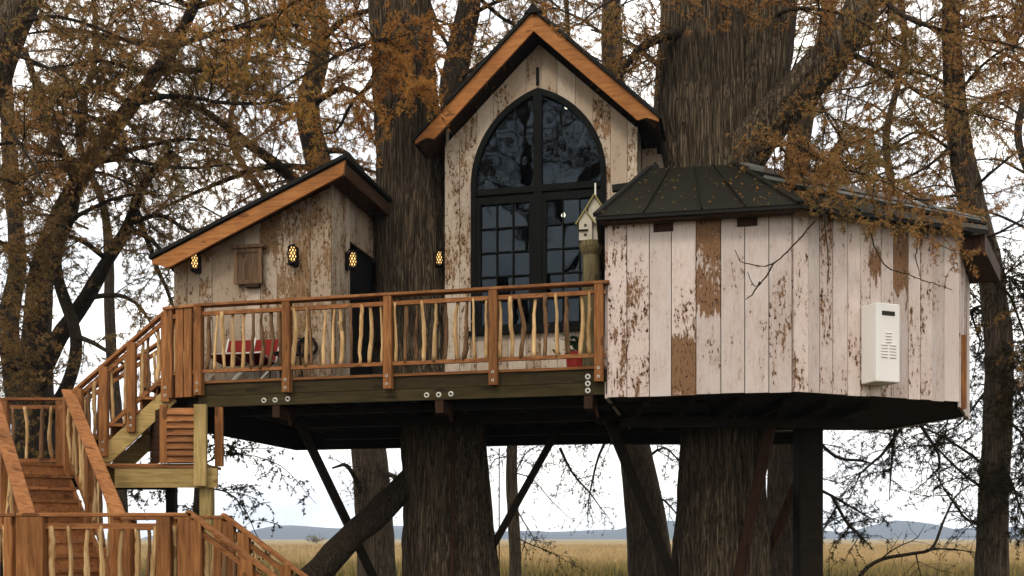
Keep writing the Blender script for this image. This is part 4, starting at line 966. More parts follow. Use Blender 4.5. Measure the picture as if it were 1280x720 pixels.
class Tree:
    def __init__(s, name, label, base, seed, bark_m='bark_dark', leaf_m='leaf_rust', group='cypress trees around the treehouse', cat='tree'):
        s.T = Thing(name, label, cat, base, group=group); s.base = Vector(base); s.g = np.random.default_rng(seed); s.seed = seed
        s.trunk, s.br = Wood(), Wood(); s.S = {}; s.bark, s.leaf = bark_m, leaf_m; s.cur = leaf_m
    def stem(s, pts, rad, sides=24, step=.25, flute=0.0, ridges=30):
        P, r = smooth_path(pts, rad, step); s.trunk.tube(P, r, sides, flute, s.seed * 7 + len(s.trunk.V), ridges); return P, r
    def limb(s, pts, rad, thin=.5, leafm=None, **kw):
        s.cur = leafm or s.leaf
        P, r = smooth_path(pts, np.array(rad) * thin, .18)
        P = P + np.cumsum(s.g.normal(0, .012, P.shape), axis=0) * np.linspace(0, 1, len(P))[:, None]
        s.br.tube(P, r, 8); s.twigs(P, r, **kw); return P
    def twigs(s, P, r, n2=10, L2=1.6, n3=5.5, L3=.6, droop=.05, t0=.15, leaf=1.0, up=.15, size=.14, flat=.45, bias=None, gap=.075):
        g = s.g; ln = np.sum(np.linalg.norm(np.diff(P, axis=0), axis=1)); k = len(P)
        for i in range(int(n2)):
            t = t0 + (1 - t0) * (i + g.random()) / n2; j = min(k - 2, int(t * (k - 1))); p = P[j]; tg = unit(P[j + 1] - P[j])
            rnd = g.normal(0, 1, 3); rnd[2] *= flat; d = unit(tg * g.uniform(.1, .9) + unit(rnd - tg * (rnd @ tg)) + np.array([0, 0, up]) + (np.array(bias) if bias is not None else 0))
            l2 = L2 * g.uniform(.5, 1.25) * (1 - .35 * t); nseg = max(4, int(l2 / .2))
            Q = wander(p, d, l2, nseg, droop, .17, g); r0 = min(r[j] * .55, .007 + l2 * .0075)
            s.br.tube(Q, np.linspace(r0, .005, len(Q)), 5); s.spray(Q[len(Q) // 3:], leaf, size, gap)
            m3 = max(1, int(l2 * n3 * 1.35))
            for q in range(m3):
                tt = .12 + .88 * (q + g.random()) / m3; jj = min(len(Q) - 2, int(tt * (len(Q) - 1))); td = unit(Q[jj + 1] - Q[jj])
                rnd = g.normal(0, 1, 3); rnd[2] *= .6; d3 = unit(td * .7 + unit(rnd - td * (rnd @ td)) * .9)
                l3 = L3 * g.uniform(.4, 1.3); S = wander(Q[jj], d3, l3, 4, droop * 1.5, .2, g)
                s.br.tube(S, np.linspace(min(.008, r0 * .6), .003, 5), 3); s.spray(S, leaf, size, gap)
    def spray(s, Q, leaf, size, gap=.075):
        if leaf <= 0: return
        g = s.g; seg = np.diff(Q, axis=0); ls = np.linalg.norm(seg, axis=1); tot = ls.sum(); n = int(tot / gap * leaf * 2.7 + g.random())
        if n <= 0: return
        u = g.random(n) * len(seg); i = np.minimum(u.astype(int), len(seg) - 1); p = Q[i] + seg[i] * (u - i)[:, None]
        d = seg[i] / (ls[i][:, None] + 1e-9) * .5 + g.normal(0, .75, (n, 3)); d[:, 2] -= .25; d /= np.linalg.norm(d, axis=1)[:, None] + 1e-9
        s.S.setdefault(s.cur, []).append((p, d, size * .58 * g.uniform(.5, 1.35, n)))
    def done(s, tw=.15):
        g = s.g; b = np.array(s.base)
        s.trunk.build('trunk', s.bark, b, s.T.o)
        o = s.br.build('branches', 'bark_dark', b, s.T.o)
        if o: o['kind'] = 'stuff'
        for key, lst in s.S.items():
            P, D, Ln = np.vstack([q[0] for q in lst]), np.vstack([q[1] for q in lst]), np.concatenate([q[2] for q in lst]); n = len(P)
            W = np.cross(D, g.normal(0, 1, (n, 3))); W /= np.linalg.norm(W, axis=1)[:, None] + 1e-9
            tris = []
            def tri(t, ang, lf, wf):
                ax = D * math.cos(ang) + W * math.sin(ang); ax = ax + g.normal(0, .16, (n, 3)); sd2 = np.cross(ax, np.cross(D, W) + g.normal(0, .5, (n, 3))); sd2 /= np.linalg.norm(sd2, axis=1)[:, None] + 1e-9
                o_ = P + D * (Ln * t)[:, None]; a = o_ + sd2 * (Ln * wf * .5)[:, None]; c = o_ - sd2 * (Ln * wf * .5)[:, None]; e_ = o_ + ax * (Ln * lf)[:, None]
                tris.append(np.stack([a, c, e_], 1))
            tri(0, 0, 1.0, tw); tri(.15, .8, .6, tw); tri(.25, -.8, .6, tw); tri(.45, .75, .5, tw); tri(.5, -.75, .5, tw)
            V = np.concatenate(tris, 0).reshape(-1, 3); Fc = np.arange(len(V)).reshape(-1, 3)
            me = np_mesh('crown', V - b, Fc, M[key]); c = bpy.data.objects.new('crown', me); COL.objects.link(c); c.parent = s.T.o; c['kind'] = 'stuff'
def A(*l): return [at(*p) for p in l]

# big trunk left of the gabled front (passes through the deck)
t = Tree('cypress_tree', 'huge cypress trunk rising through the deck beside the gabled front', (-.95, 16.8, 0), 11, 'bark', 'leaf_orange')
t.stem([(-.95, 16.8, -.1), (-1.0, 16.8, 1.0), (-1.05, 16.85, 3.0), (-1.35, 16.95, 4.4), (-1.58, 17.0, 5.6), (-1.68, 17.05, 7.5), (-1.82, 17.1, 10.5), (-1.95, 17.2, 14), (-2.0, 17.3, 19)], [.90, .78, .70, .62, .57, .53, .50, .42, .25], 150, .09, .75, 46)
for pts, kw in ((A((500, 60, 16.6), (470, 50, 15.6), (400, 80, 14.8), (330, 130, 14.4)), dict(n2=20, L2=1.3)),
                (A((505, 20, 16.7), (520, 60, 15.9), (500, 110, 15.2), (478, 150, 14.9)), dict(n2=24, L2=.95, droop=.12, leaf=1.8)),
                (A((490, -30, 16.8), (420, -20, 15.5), (330, 20, 14.8), (240, 50, 14.4)), dict(n2=16, L2=1.5)),
                (A((530, -10, 17), (560, 60, 16.6), (590, 90, 16.2), (625, 60, 15.9)), dict(n2=8, L2=.9, leaf=.6)),
                (A((500, -60, 17), (560, -60, 15), (640, -30, 14), (720, 0, 13.8)), dict(n2=9, L2=1.2, leaf=.7)),
                (A((470, 100, 17.2), (440, 130, 17.6), (420, 170, 17.8), (380, 175, 18)), dict(n2=9, L2=.9))):
    t.limb(pts, [.09, .06, .04, .015], size=.13, **kw)
for Z in (13.5, 15, 16.5):
    for a in range(4):
        an = a * 1.57 + Z; d = Vector((math.cos(an), math.sin(an), .25)); b = Vector((-1.95, 17.2, Z)); t.limb([b, b + d * 1.8, b + d * 3.4 + Vector((0, 0, .2)), b + d * 5 + Vector((0, 0, -.1))], [.12, .09, .06, .02], n2=10, L2=1.8, size=.2, leaf=.5, gap=.12)
t.done()

# big forked trunk behind the faceted cabin
t = Tree('cypress_tree', 'huge forked cypress trunk rising through the faceted cabin roof', (3.25, 15.85, 0), 12, 'bark', 'leaf_rust')
t.stem([(3.2, 15.8, -.1), (3.22, 15.82, 1.0), (3.25, 15.85, 3.0), (3.22, 15.9, 5.0), (3.18, 15.95, 6.8), (3.05, 16.0, 8.0), (3.02, 16.05, 10), (3.0, 16.1, 13), (2.9, 16.2, 18)], [.86, .74, .67, .66, .66, .68, .62, .5, .3], 160, .09, .8, 50)
t.stem(A((915, 230, 15.9), (945, 130, 15.9), (962, 20, 15.9), (972, -120, 15.9), (985, -330, 16)), [.32, .42, .36, .30, .2], 90, .12, .6, 30)
P, r = t.stem(A((915, 220, 15.7), (950, 165, 15.5), (1000, 112, 15.3), (1062, 38, 15.1), (1090, -40, 15.1), (1140, -200, 15)), [.34, .33, .30, .26, .22, .12], 64, .12, .5, 26)
for pts, rr, kw in ((A((945, 190, 15.3), (990, 180, 14.2), (1040, 205, 13.2), (1110, 225, 12.75), (1200, 275, 12.6)), [.06, .05, .035, .02, .008], dict(n2=34, L2=.75, L3=.4, droop=.12, n3=8, size=.115, flat=.7, leaf=1.7)),
                    (A((1000, 215, 13.8), (1010, 240, 12.9), (1045, 270, 12.4), (1130, 290, 12.35), (1200, 320, 12.5)), [.03, .025, .018, .012, .006], dict(n2=24, L2=.5, L3=.3, droop=.16, n3=8, size=.11, flat=.7, leaf=1.7)),
                    (A((1050, 60, 15.1), (1110, 90, 14.5), (1180, 130, 14.2), (1270, 150, 14)), [.1, .06, .04, .015], dict(n2=15, L2=1.1, droop=.08)),
                    (A((1085, -20, 15.1), (1130, 20, 14.6), (1200, 40, 14.3), (1300, 60, 14)), [.1, .06, .04, .015], dict(n2=15, L2=1.1, droop=.08)),
                    (A((1020, 95, 15.2), (1030, 140, 14.9), (1055, 180, 14.7), (1075, 220, 14.7)), [.05, .04, .03, .012], dict(n2=10, L2=.8, droop=.1)),
                    (A((965, 20, 15.7), (1000, 10, 15), (1060, 20, 14.2), (1120, 60, 14)), [.08, .05, .035, .012], dict(n2=14, L2=.9, droop=.08)),
                    (A((860, 40, 15.7), (830, 45, 15.6), (795, 65, 15.7), (765, 110, 15.9)), [.2, .16, .12, .06], dict(n2=10, L2=1.0, leaf=.5)),
                    (A((850, 90, 16), (822, 80, 16.2), (780, 50, 16.4), (740, 40, 16.6)), [.12, .09, .06, .03], dict(n2=8, L2=1.0, leaf=.5)),
                    (A((860, -10, 15.6), (820, -10, 14.8), (770, 0, 14.4), (730, 30, 14.2)), [.09, .06, .04, .015], dict(n2=10, L2=.9, leaf=.7)),
                    (A((900, 0, 15.5), (905, 10, 15.0), (930, 20, 14.6), (960, 35, 14.4)), [.03, .025, .018, .008], dict(n2=8, L2=.5, L3=.3)),
                    (A((890, -30, 15.4), (880, 0, 15.1), (870, 15, 15), (862, 25, 14.9)), [.03, .025, .018, .008], dict(n2=4, L2=.35, L3=.25))):
    t.limb(pts, rr, **kw)
# bare hooked twigs hanging before the cabin wall
for pts in (A((1030, 262, 12.35), (1000, 298, 12.25), (968, 328, 12.2), (945, 332, 12.2), (925, 326, 12.2), (918, 312, 12.2)), A((968, 328, 12.2), (955, 350, 12.18), (943, 358, 12.18), (934, 340, 12.15)), A((950, 352, 12.18), (940, 368, 12.17), (932, 374, 12.17)), A((1085, 285, 12.35), (1105, 330, 12.3), (1140, 345, 12.3), (1190, 362, 12.3)), A((1030, 262, 12.4), (1033, 300, 12.38), (1036, 335, 12.38), (1034, 352, 12.38)), A((1150, 290, 12.4), (1145, 320, 12.4), (1150, 345, 12.4))):
    P, r = smooth_path(pts, np.linspace(.011, .004, len(pts)), .05); P = P + t.g.normal(0, .004, P.shape); t.br.tube(P, r, 6); t.spray(P, .35, .06, .06)
for Z in (12.5, 14, 15.5, 17):
    for a in range(4):
        an = a * 1.57 + Z; d = Vector((math.cos(an), math.sin(an), .25)); b = Vector((3.0, 16.1, Z)); t.limb([b, b + d * 1.8, b + d * 3.4 + Vector((0, 0, .2)), b + d * 5 + Vector((0, 0, -.1))], [.12, .09, .06, .02], n2=10, L2=1.8, size=.2, leaf=.5, gap=.12)
t.done()

# many-stemmed tree beyond the stair
t = Tree('cypress_tree', 'dark many stemmed tree beyond the stair landing', at(40, 720, 24) * 1 - Vector((0, 0, at(40, 720, 24).z)), 13, 'bark_dark', 'leaf_brown')
b0 = at(45, 700, 24)
t.stem([Vector((b0.x, 24, -.1))] + A((45, 600, 24), (45, 480, 24), (48, 400, 24), (54, 330, 24), (78, 265, 23.6), (110, 205, 23), (165, 130, 22.5), (215, 60, 22), (260, -30, 21.5)), [.55, .45, .36, .29, .25, .21, .17, .14, .11, .07], 36, .2, .5, 20)
t.stem(A((48, 470, 24), (75, 420, 23.7), (108, 372, 23.2), (135, 325, 22.8), (158, 285, 22.5), (180, 230, 22), (215, 190, 21.5)), [.22, .19, .17, .14, .11, .08, .05], 24, .2, .4, 16)
t.stem(A((35, 560, 24.3), (18, 470, 24.4), (12, 400, 24.6), (22, 330, 24.6), (15, 230, 24.5), (8, 120, 24.4), (5, -40, 24)), [.26, .24, .2, .18, .16, .14, .08], 24, .2, .4, 16)
t.stem(A((60, 520, 23.6), (85, 480, 23.3), (95, 420, 23), (70, 330, 23), (95, 240, 22.5), (60, 150, 22.3), (30, 60, 22)), [.16, .14, .12, .11, .1, .08, .05], 16, .2, .3, 12)
for i, (pts, kw) in enumerate(((A((110, 205, 23), (150, 200, 22), (220, 210, 21), (290, 205, 20.5)), dict(n2=13, L2=1.9)),
                (A((165, 130, 22.5), (120, 110, 22), (60, 120, 21), (0, 130, 20.5)), dict(n2=16, L2=2)),
                (A((165, 130, 22.5), (220, 120, 21.5), (300, 130, 21), (380, 120, 20.5)), dict(n2=16, L2=2)),
                (A((215, 60, 22), (150, 50, 21), (80, 40, 20), (10, 50, 19.5)), dict(n2=18, L2=2)),
                (A((215, 60, 22), (270, 40, 21), (340, 30, 20), (420, 40, 19.5)), dict(n2=16, L2=1.9)),
                (A((240, 10, 22), (180, -20, 21), (100, -30, 20), (10, -20, 19.5)), dict(n2=16, L2=2)),
                (A((240, 10, 22), (310, -10, 21), (390, -20, 20), (470, -10, 19.5)), dict(n2=14, L2=1.9)),
                (A((15, 230, 24.5), (60, 210, 23.5), (130, 220, 22.5), (190, 250, 22)), dict(n2=13, L2=1.6)),
                (A((8, 150, 24.4), (50, 160, 23), (110, 170, 22), (170, 175, 21.5)), dict(n2=14, L2=1.8)),
                (A((215, 60, 22), (190, 90, 21), (130, 80, 20.4), (60, 90, 20)), dict(n2=18, L2=1.7)),
                (A((165, 130, 22.5), (130, 150, 21.6), (90, 140, 21), (30, 160, 20.6)), dict(n2=18, L2=1.6)),
                (A((200, 80, 22), (240, 90, 21.4), (290, 80, 21), (350, 70, 20.6)), dict(n2=15, L2=1.6)),
                (A((110, 205, 23), (170, 185, 22.4), (240, 175, 22), (310, 190, 21.6)), dict(n2=15, L2=1.4)),
                (A((20, 330, 24.6), (0, 300, 23), (-40, 290, 22), (-80, 290, 21)), dict(n2=10, L2=1.6)),
                (A((135, 325, 22.8), (100, 300, 22.3), (60, 290, 22), (20, 300, 21.5)), dict(n2=9, L2=1.4, leaf=.8)),
                (A((158, 285, 22.5), (190, 300, 22), (215, 330, 21.8), (240, 370, 21.8)), dict(n2=9, L2=1.2, leaf=.8, droop=.1)),
                (A((108, 372, 23.2), (150, 370, 22.5), (180, 390, 22), (200, 430, 21.8)), dict(n2=8, L2=1.2, leaf=.6, droop=.1)),
                (A((95, 420, 23), (120, 430, 22.5), (150, 450, 22.3), (170, 480, 22)), dict(n2=7, L2=1.1, leaf=.6, droop=.1)),
                (A((25, 470, 24), (0, 440, 23), (-30, 430, 22), (-60, 440, 21.5)), dict(n2=9, L2=1.5)),
                (A((40, 500, 23.8), (60, 470, 22.8), (20, 450, 22.3), (-10, 470, 22)), dict(n2=14, L2=1.3)),
                (A((20, 360, 24.4), (40, 340, 23), (20, 310, 22), (-10, 300, 21.5)), dict(n2=14, L2=1.3)),
                (A((14, 400, 24.4), (-5, 380, 23), (10, 400, 22), (35, 430, 21.5)), dict(n2=14, L2=1.2)),
                (A((15, 260, 24.4), (40, 250, 23), (20, 230, 22), (-20, 220, 21.5)), dict(n2=14, L2=1.4)),
                (A((60, 300, 23), (100, 270, 22), (150, 250, 21.6), (200, 240, 21.2)), dict(n2=12, L2=1.3)),
                (A((160, 280, 22.5), (200, 270, 22), (235, 290, 21.8), (260, 300, 21.8)), dict(n2=10, L2=1.0)),
                (A((170, 260, 22.5), (195, 330, 22), (215, 380, 21.8), (225, 420, 21.8)), dict(n2=12, L2=.9, droop=.1)),
                (A((110, 205, 23), (60, 190, 22), (10, 180, 21.6), (-40, 200, 21.2)), dict(n2=14, L2=1.6)),
                (A((30, 540, 23.8), (10, 560, 22.8), (-20, 570, 22.3), (-50, 580, 22)), dict(n2=9, L2=1.3)))):
    t.limb(pts, [.13, .10, .07, .02], size=.17, n3=5, L3=.7, **kw)
t.done()

# corner limb high on the left
t = Tree('leaning_tree', 'leaning tree whose thick stem curves past the leafy crowns', (-11.6, 17.5, 0), 14, 'bark', 'leaf_rust')
t.stem([Vector((-11.6, 17.5, -.1)), Vector((-11.2, 17.5, 3)), Vector((-10.6, 17.4, 6))] + A((-60, 200, 17.2), (-18, 110, 17), (4, 55, 17), (30, 0, 17), (70, -80, 17)), [.5, .45, .4, .35, .3, .26, .22, .16], 32, .2, .4, 18)
for pts in (A((0, 60, 17), (50, 80, 16.5), (110, 110, 16.2), (170, 140, 16)), A((15, 30, 17), (70, 20, 16.5), (140, 40, 16.2), (210, 70, 16)), A((-20, 110, 17), (10, 160, 16.5), (40, 210, 16.2), (60, 260, 16)), A((40, -20, 17), (110, -20, 16.5), (180, 0, 16), (250, 20, 15.6))):
    t.limb(pts, [.08, .06, .04, .012], n2=11, L2=1.1, size=.14, leaf=.8)
t.done()

# leaning tree behind the lean-to
t = Tree('cypress_tree', 'mid sized cypress whose trunk shows behind the log prop', Vector((at(468, 700, 26).x, 26, 0)), 15, 'bark_pale', 'leaf_rust')
t.stem([Vector((at(470, 700, 26).x, 26, -.1))] + A((470, 690, 26), (465, 600, 26), (458, 540, 26), (440, 400, 26), (415, 270, 26), (395, 190, 25.6), (385, 130, 25.2), (400, 60, 25), (390, -60, 25)), [.5, .46, .44, .42, .38, .33, .3, .27, .22, .15], 40, .2, .5, 22)
for i, (pts, kw) in enumerate(((A((410, 270, 26), (360, 218, 25), (300, 172, 24), (232, 128, 23), (150, 108, 22.5)), dict(n2=18, L2=2.0, thin=1.15)),
                (A((400, 210, 25.6), (330, 210, 24.5), (250, 240, 24), (190, 270, 23.5)), dict(n2=14, L2=1.6)),
                (A((390, 150, 25.2), (340, 120, 24.5), (290, 110, 24), (230, 80, 23.5)), dict(n2=13, L2=1.8)),
                (A((390, 130, 25.2), (430, 110, 24.5), (460, 130, 24), (500, 170, 23.5)), dict(n2=11, L2=1.5)),
                (A((400, 60, 25), (350, 40, 24), (290, 50, 23), (220, 30, 22.5)), dict(n2=14, L2=1.8)),
                (A((400, 50, 25), (440, 20, 24), (500, 10, 23.5), (560, 30, 23)), dict(n2=12, L2=1.6, leaf=.6)),
                (A((395, 190, 25.6), (430, 190, 25), (450, 210, 24.6), (470, 215, 24.4)), dict(n2=7, L2=1.1)),
                (A((415, 260, 26), (380, 250, 25), (330, 250, 24.5), (290, 280, 24)), dict(n2=9, L2=1.3)),
                (A((456, 560, 26), (480, 590, 25.5), (500, 600, 25), (525, 640, 24.6)), dict(leafm='leaf_dark', n2=9, L2=.9, leaf=.25)),
                (A((462, 640, 26), (445, 600, 25.5), (430, 580, 25), (415, 585, 24.6)), dict(leafm='leaf_dark', n2=7, L2=.8, leaf=.2)))):
    t.limb(pts, [.17, .13, .09, .05, .02][:len(pts)], size=.18, n3=5, L3=.7, **kw)
t.done()

# trunk between the big trunk and the gable
t = Tree('cypress_tree', 'slender dark cypress showing above the roof slope of the gable', (-1.25, 22, 0), 16, 'bark_dark', 'leaf_rust')
t.stem([Vector((-1.25, 22, -.1))] + A((568, 500, 22), (570, 300, 22), (572, 160, 22), (565, 120, 22), (575, 60, 22), (588, 0, 22), (600, -120, 22)), [.4, .36, .3, .29, .28, .26, .23, .15], 36, .2, .5, 22)
for pts, kw in ((A((572, 100, 22), (600, 80, 21.5), (640, 60, 21), (700, 30, 20.5)), dict(n2=11, L2=1.3, leaf=.6)), (A((570, 120, 22), (610, 110, 21.5), (650, 80, 21.3), (690, 70, 21)), dict(n2=8, L2=1.1, leaf=.6)), (A((585, 20, 22), (630, 0, 21.5), (690, -10, 21), (760, 10, 20.5)), dict(n2=13, L2=1.5, leaf=.7)),
                (A((575, 80, 22), (550, 70, 22), (535, 90, 22), (520, 130, 22)), dict(n2=5, L2=.9, leaf=.4)), (A((590, -10, 22), (640, 30, 22.5), (720, 60, 23), (800, 100, 23.5)), dict(n2=14, L2=1.5, leaf=.8))):
    t.limb(pts, [.1, .07, .05, .02], size=.16, **kw)
t.done()

# paired stems under the deck
t = Tree('cypress_tree', 'pale twin stemmed cypress standing in the meadow behind the deck', Vector((at(808, 700, 24).x, 24, 0)), 17, 'bark_pale', 'leaf_rust')
t.stem([Vector((at(808, 760, 24).x, 24, -.1))] + A((808, 700, 24), (802, 640, 24), (792, 560, 24), (780, 400, 24), (770, 200, 24), (765, 60, 24), (760, -80, 24)), [.46, .42, .36, .33, .30, .26, .22, .15], 36, .2, .5, 20)
t.stem(A((830, 730, 23.8), (822, 660, 23.8), (806, 580, 23.8), (800, 540, 23.9), (800, 400, 24), (820, 200, 24), (830, 40, 24)), [.22, .22, .22, .22, .2, .16, .1], 24, .2, .4, 16)
for pts, kw in ((A((770, 130, 24), (730, 100, 23), (690, 60, 22.5), (650, 20, 22)), dict(n2=11, L2=1.4, leaf=.7)), (A((768, 100, 24), (800, 80, 23), (840, 60, 22.5), (880, 30, 22)), dict(n2=9, L2=1.4, leaf=.7)), (A((765, 50, 24), (720, 20, 23), (670, 0, 22.5), (620, -20, 22)), dict(n2=11, L2=1.4, leaf=.7)), (A((790, 550, 24), (750, 540, 23), (700, 545, 22.5), (660, 560, 22)), dict(leafm='leaf_dark', n2=13, L2=1.1, leaf=.3, droop=.14)),
                (A((700, 560, 22.5), (715, 590, 22.4), (740, 620, 22.4), (765, 650, 22.4)), dict(leafm='leaf_dark', n2=10, L2=.8, leaf=.35, droop=.1)), (A((760, 545, 23), (745, 580, 23), (738, 620, 23), (735, 650, 23)), dict(leafm='leaf_dark', n2=7, L2=.5, leaf=.4, droop=.15)), (A((812, 570, 24), (830, 560, 23.6), (850, 580, 23.4), (870, 610, 23.2)), dict(leafm='leaf_dark', n2=10, L2=.8, leaf=.35)), (A((815, 620, 24), (830, 625, 23.6), (845, 640, 23.4), (860, 650, 23.2)), dict(leafm='leaf_dark', n2=7, L2=.6, leaf=.3))):
    t.limb(pts, [.07, .05, .035, .012], size=.14, **kw)
t.done()

t = Tree('young_tree', 'thin young tree beside the hanging rope under the deck', Vector((at(642, 700, 27).x, 27, 0)), 18, 'bark_pale', 'leaf_dark')
t.stem([Vector((at(644, 700, 27).x, 27, -.1))] + A((644, 690, 27), (640, 620, 27), (640, 560, 27), (650, 450, 27), (655, 250, 27)), [.17, .15, .14, .13, .12, .06], 20, .2, .3, 14)
for pts in (A((641, 590, 27), (665, 600, 26.5), (690, 630, 26.2), (715, 655, 26)), A((642, 630, 27), (660, 660, 26.5), (680, 690, 26.2), (720, 700, 26)), A((640, 570, 27), (620, 575, 26.5), (612, 590, 26.2), (600, 590, 26)), A((641, 600, 27), (655, 570, 26.6), (670, 560, 26.3), (690, 575, 26)), A((643, 670, 27), (662, 680, 26.5), (690, 690, 26.2), (735, 715, 26))):
    t.limb(pts, [.04, .03, .02, .008], n2=6, L2=.8, size=.13, leaf=.35, droop=.1)
t.done()

t = Tree('cypress_tree', 'pale cypress trunk between the forked trunk and the black post', Vector((at(978, 700, 22).x, 22, 0)), 19, 'bark_pale', 'leaf_brown')
t.stem([Vector((at(978, 760, 22).x, 22, -.1))] + A((978, 700, 22), (980, 600, 22), (985, 480, 22), (990, 300, 22), (1000, 160, 22), (1030, 60, 22), (1040, -60, 22)), [.38, .34, .32, .3, .27, .22, .18, .1], 32, .2, .5, 20)
for pts, kw in ((A((985, 470, 22), (1030, 560, 21), (1080, 575, 20.5), (1100, 582, 20.2)), dict(leafm='leaf_dark', n2=9, L2=.9, leaf=.35)), (A((982, 560, 22), (1010, 600, 21.5), (1060, 630, 21), (1095, 648, 20.8)), dict(leafm='leaf_dark', n2=9, L2=.9, leaf=.35)),
                (A((995, 240, 22), (1050, 190, 21), (1100, 160, 20.5), (1160, 120, 20)), dict(n2=13, L2=1.5)), (A((1000, 180, 22), (980, 140, 21), (990, 90, 20.5), (1010, 30, 20)), dict(n2=10, L2=1.3)), (A((1020, 90, 22), (1070, 60, 21), (1130, 40, 20.5), (1200, 0, 20)), dict(n2=14, L2=1.6)), (A((1000, 200, 22), (1040, 230, 21), (1090, 220, 20.5), (1140, 200, 20)), dict(n2=11, L2=1.4)), (A((990, 290, 22), (1020, 220, 21.5), (1050, 170, 21), (1060, 110, 20.6)), dict(n2=11, L2=1.4))):
    t.limb(pts, [.09, .07, .05, .02], size=.15, **kw)
t.done()

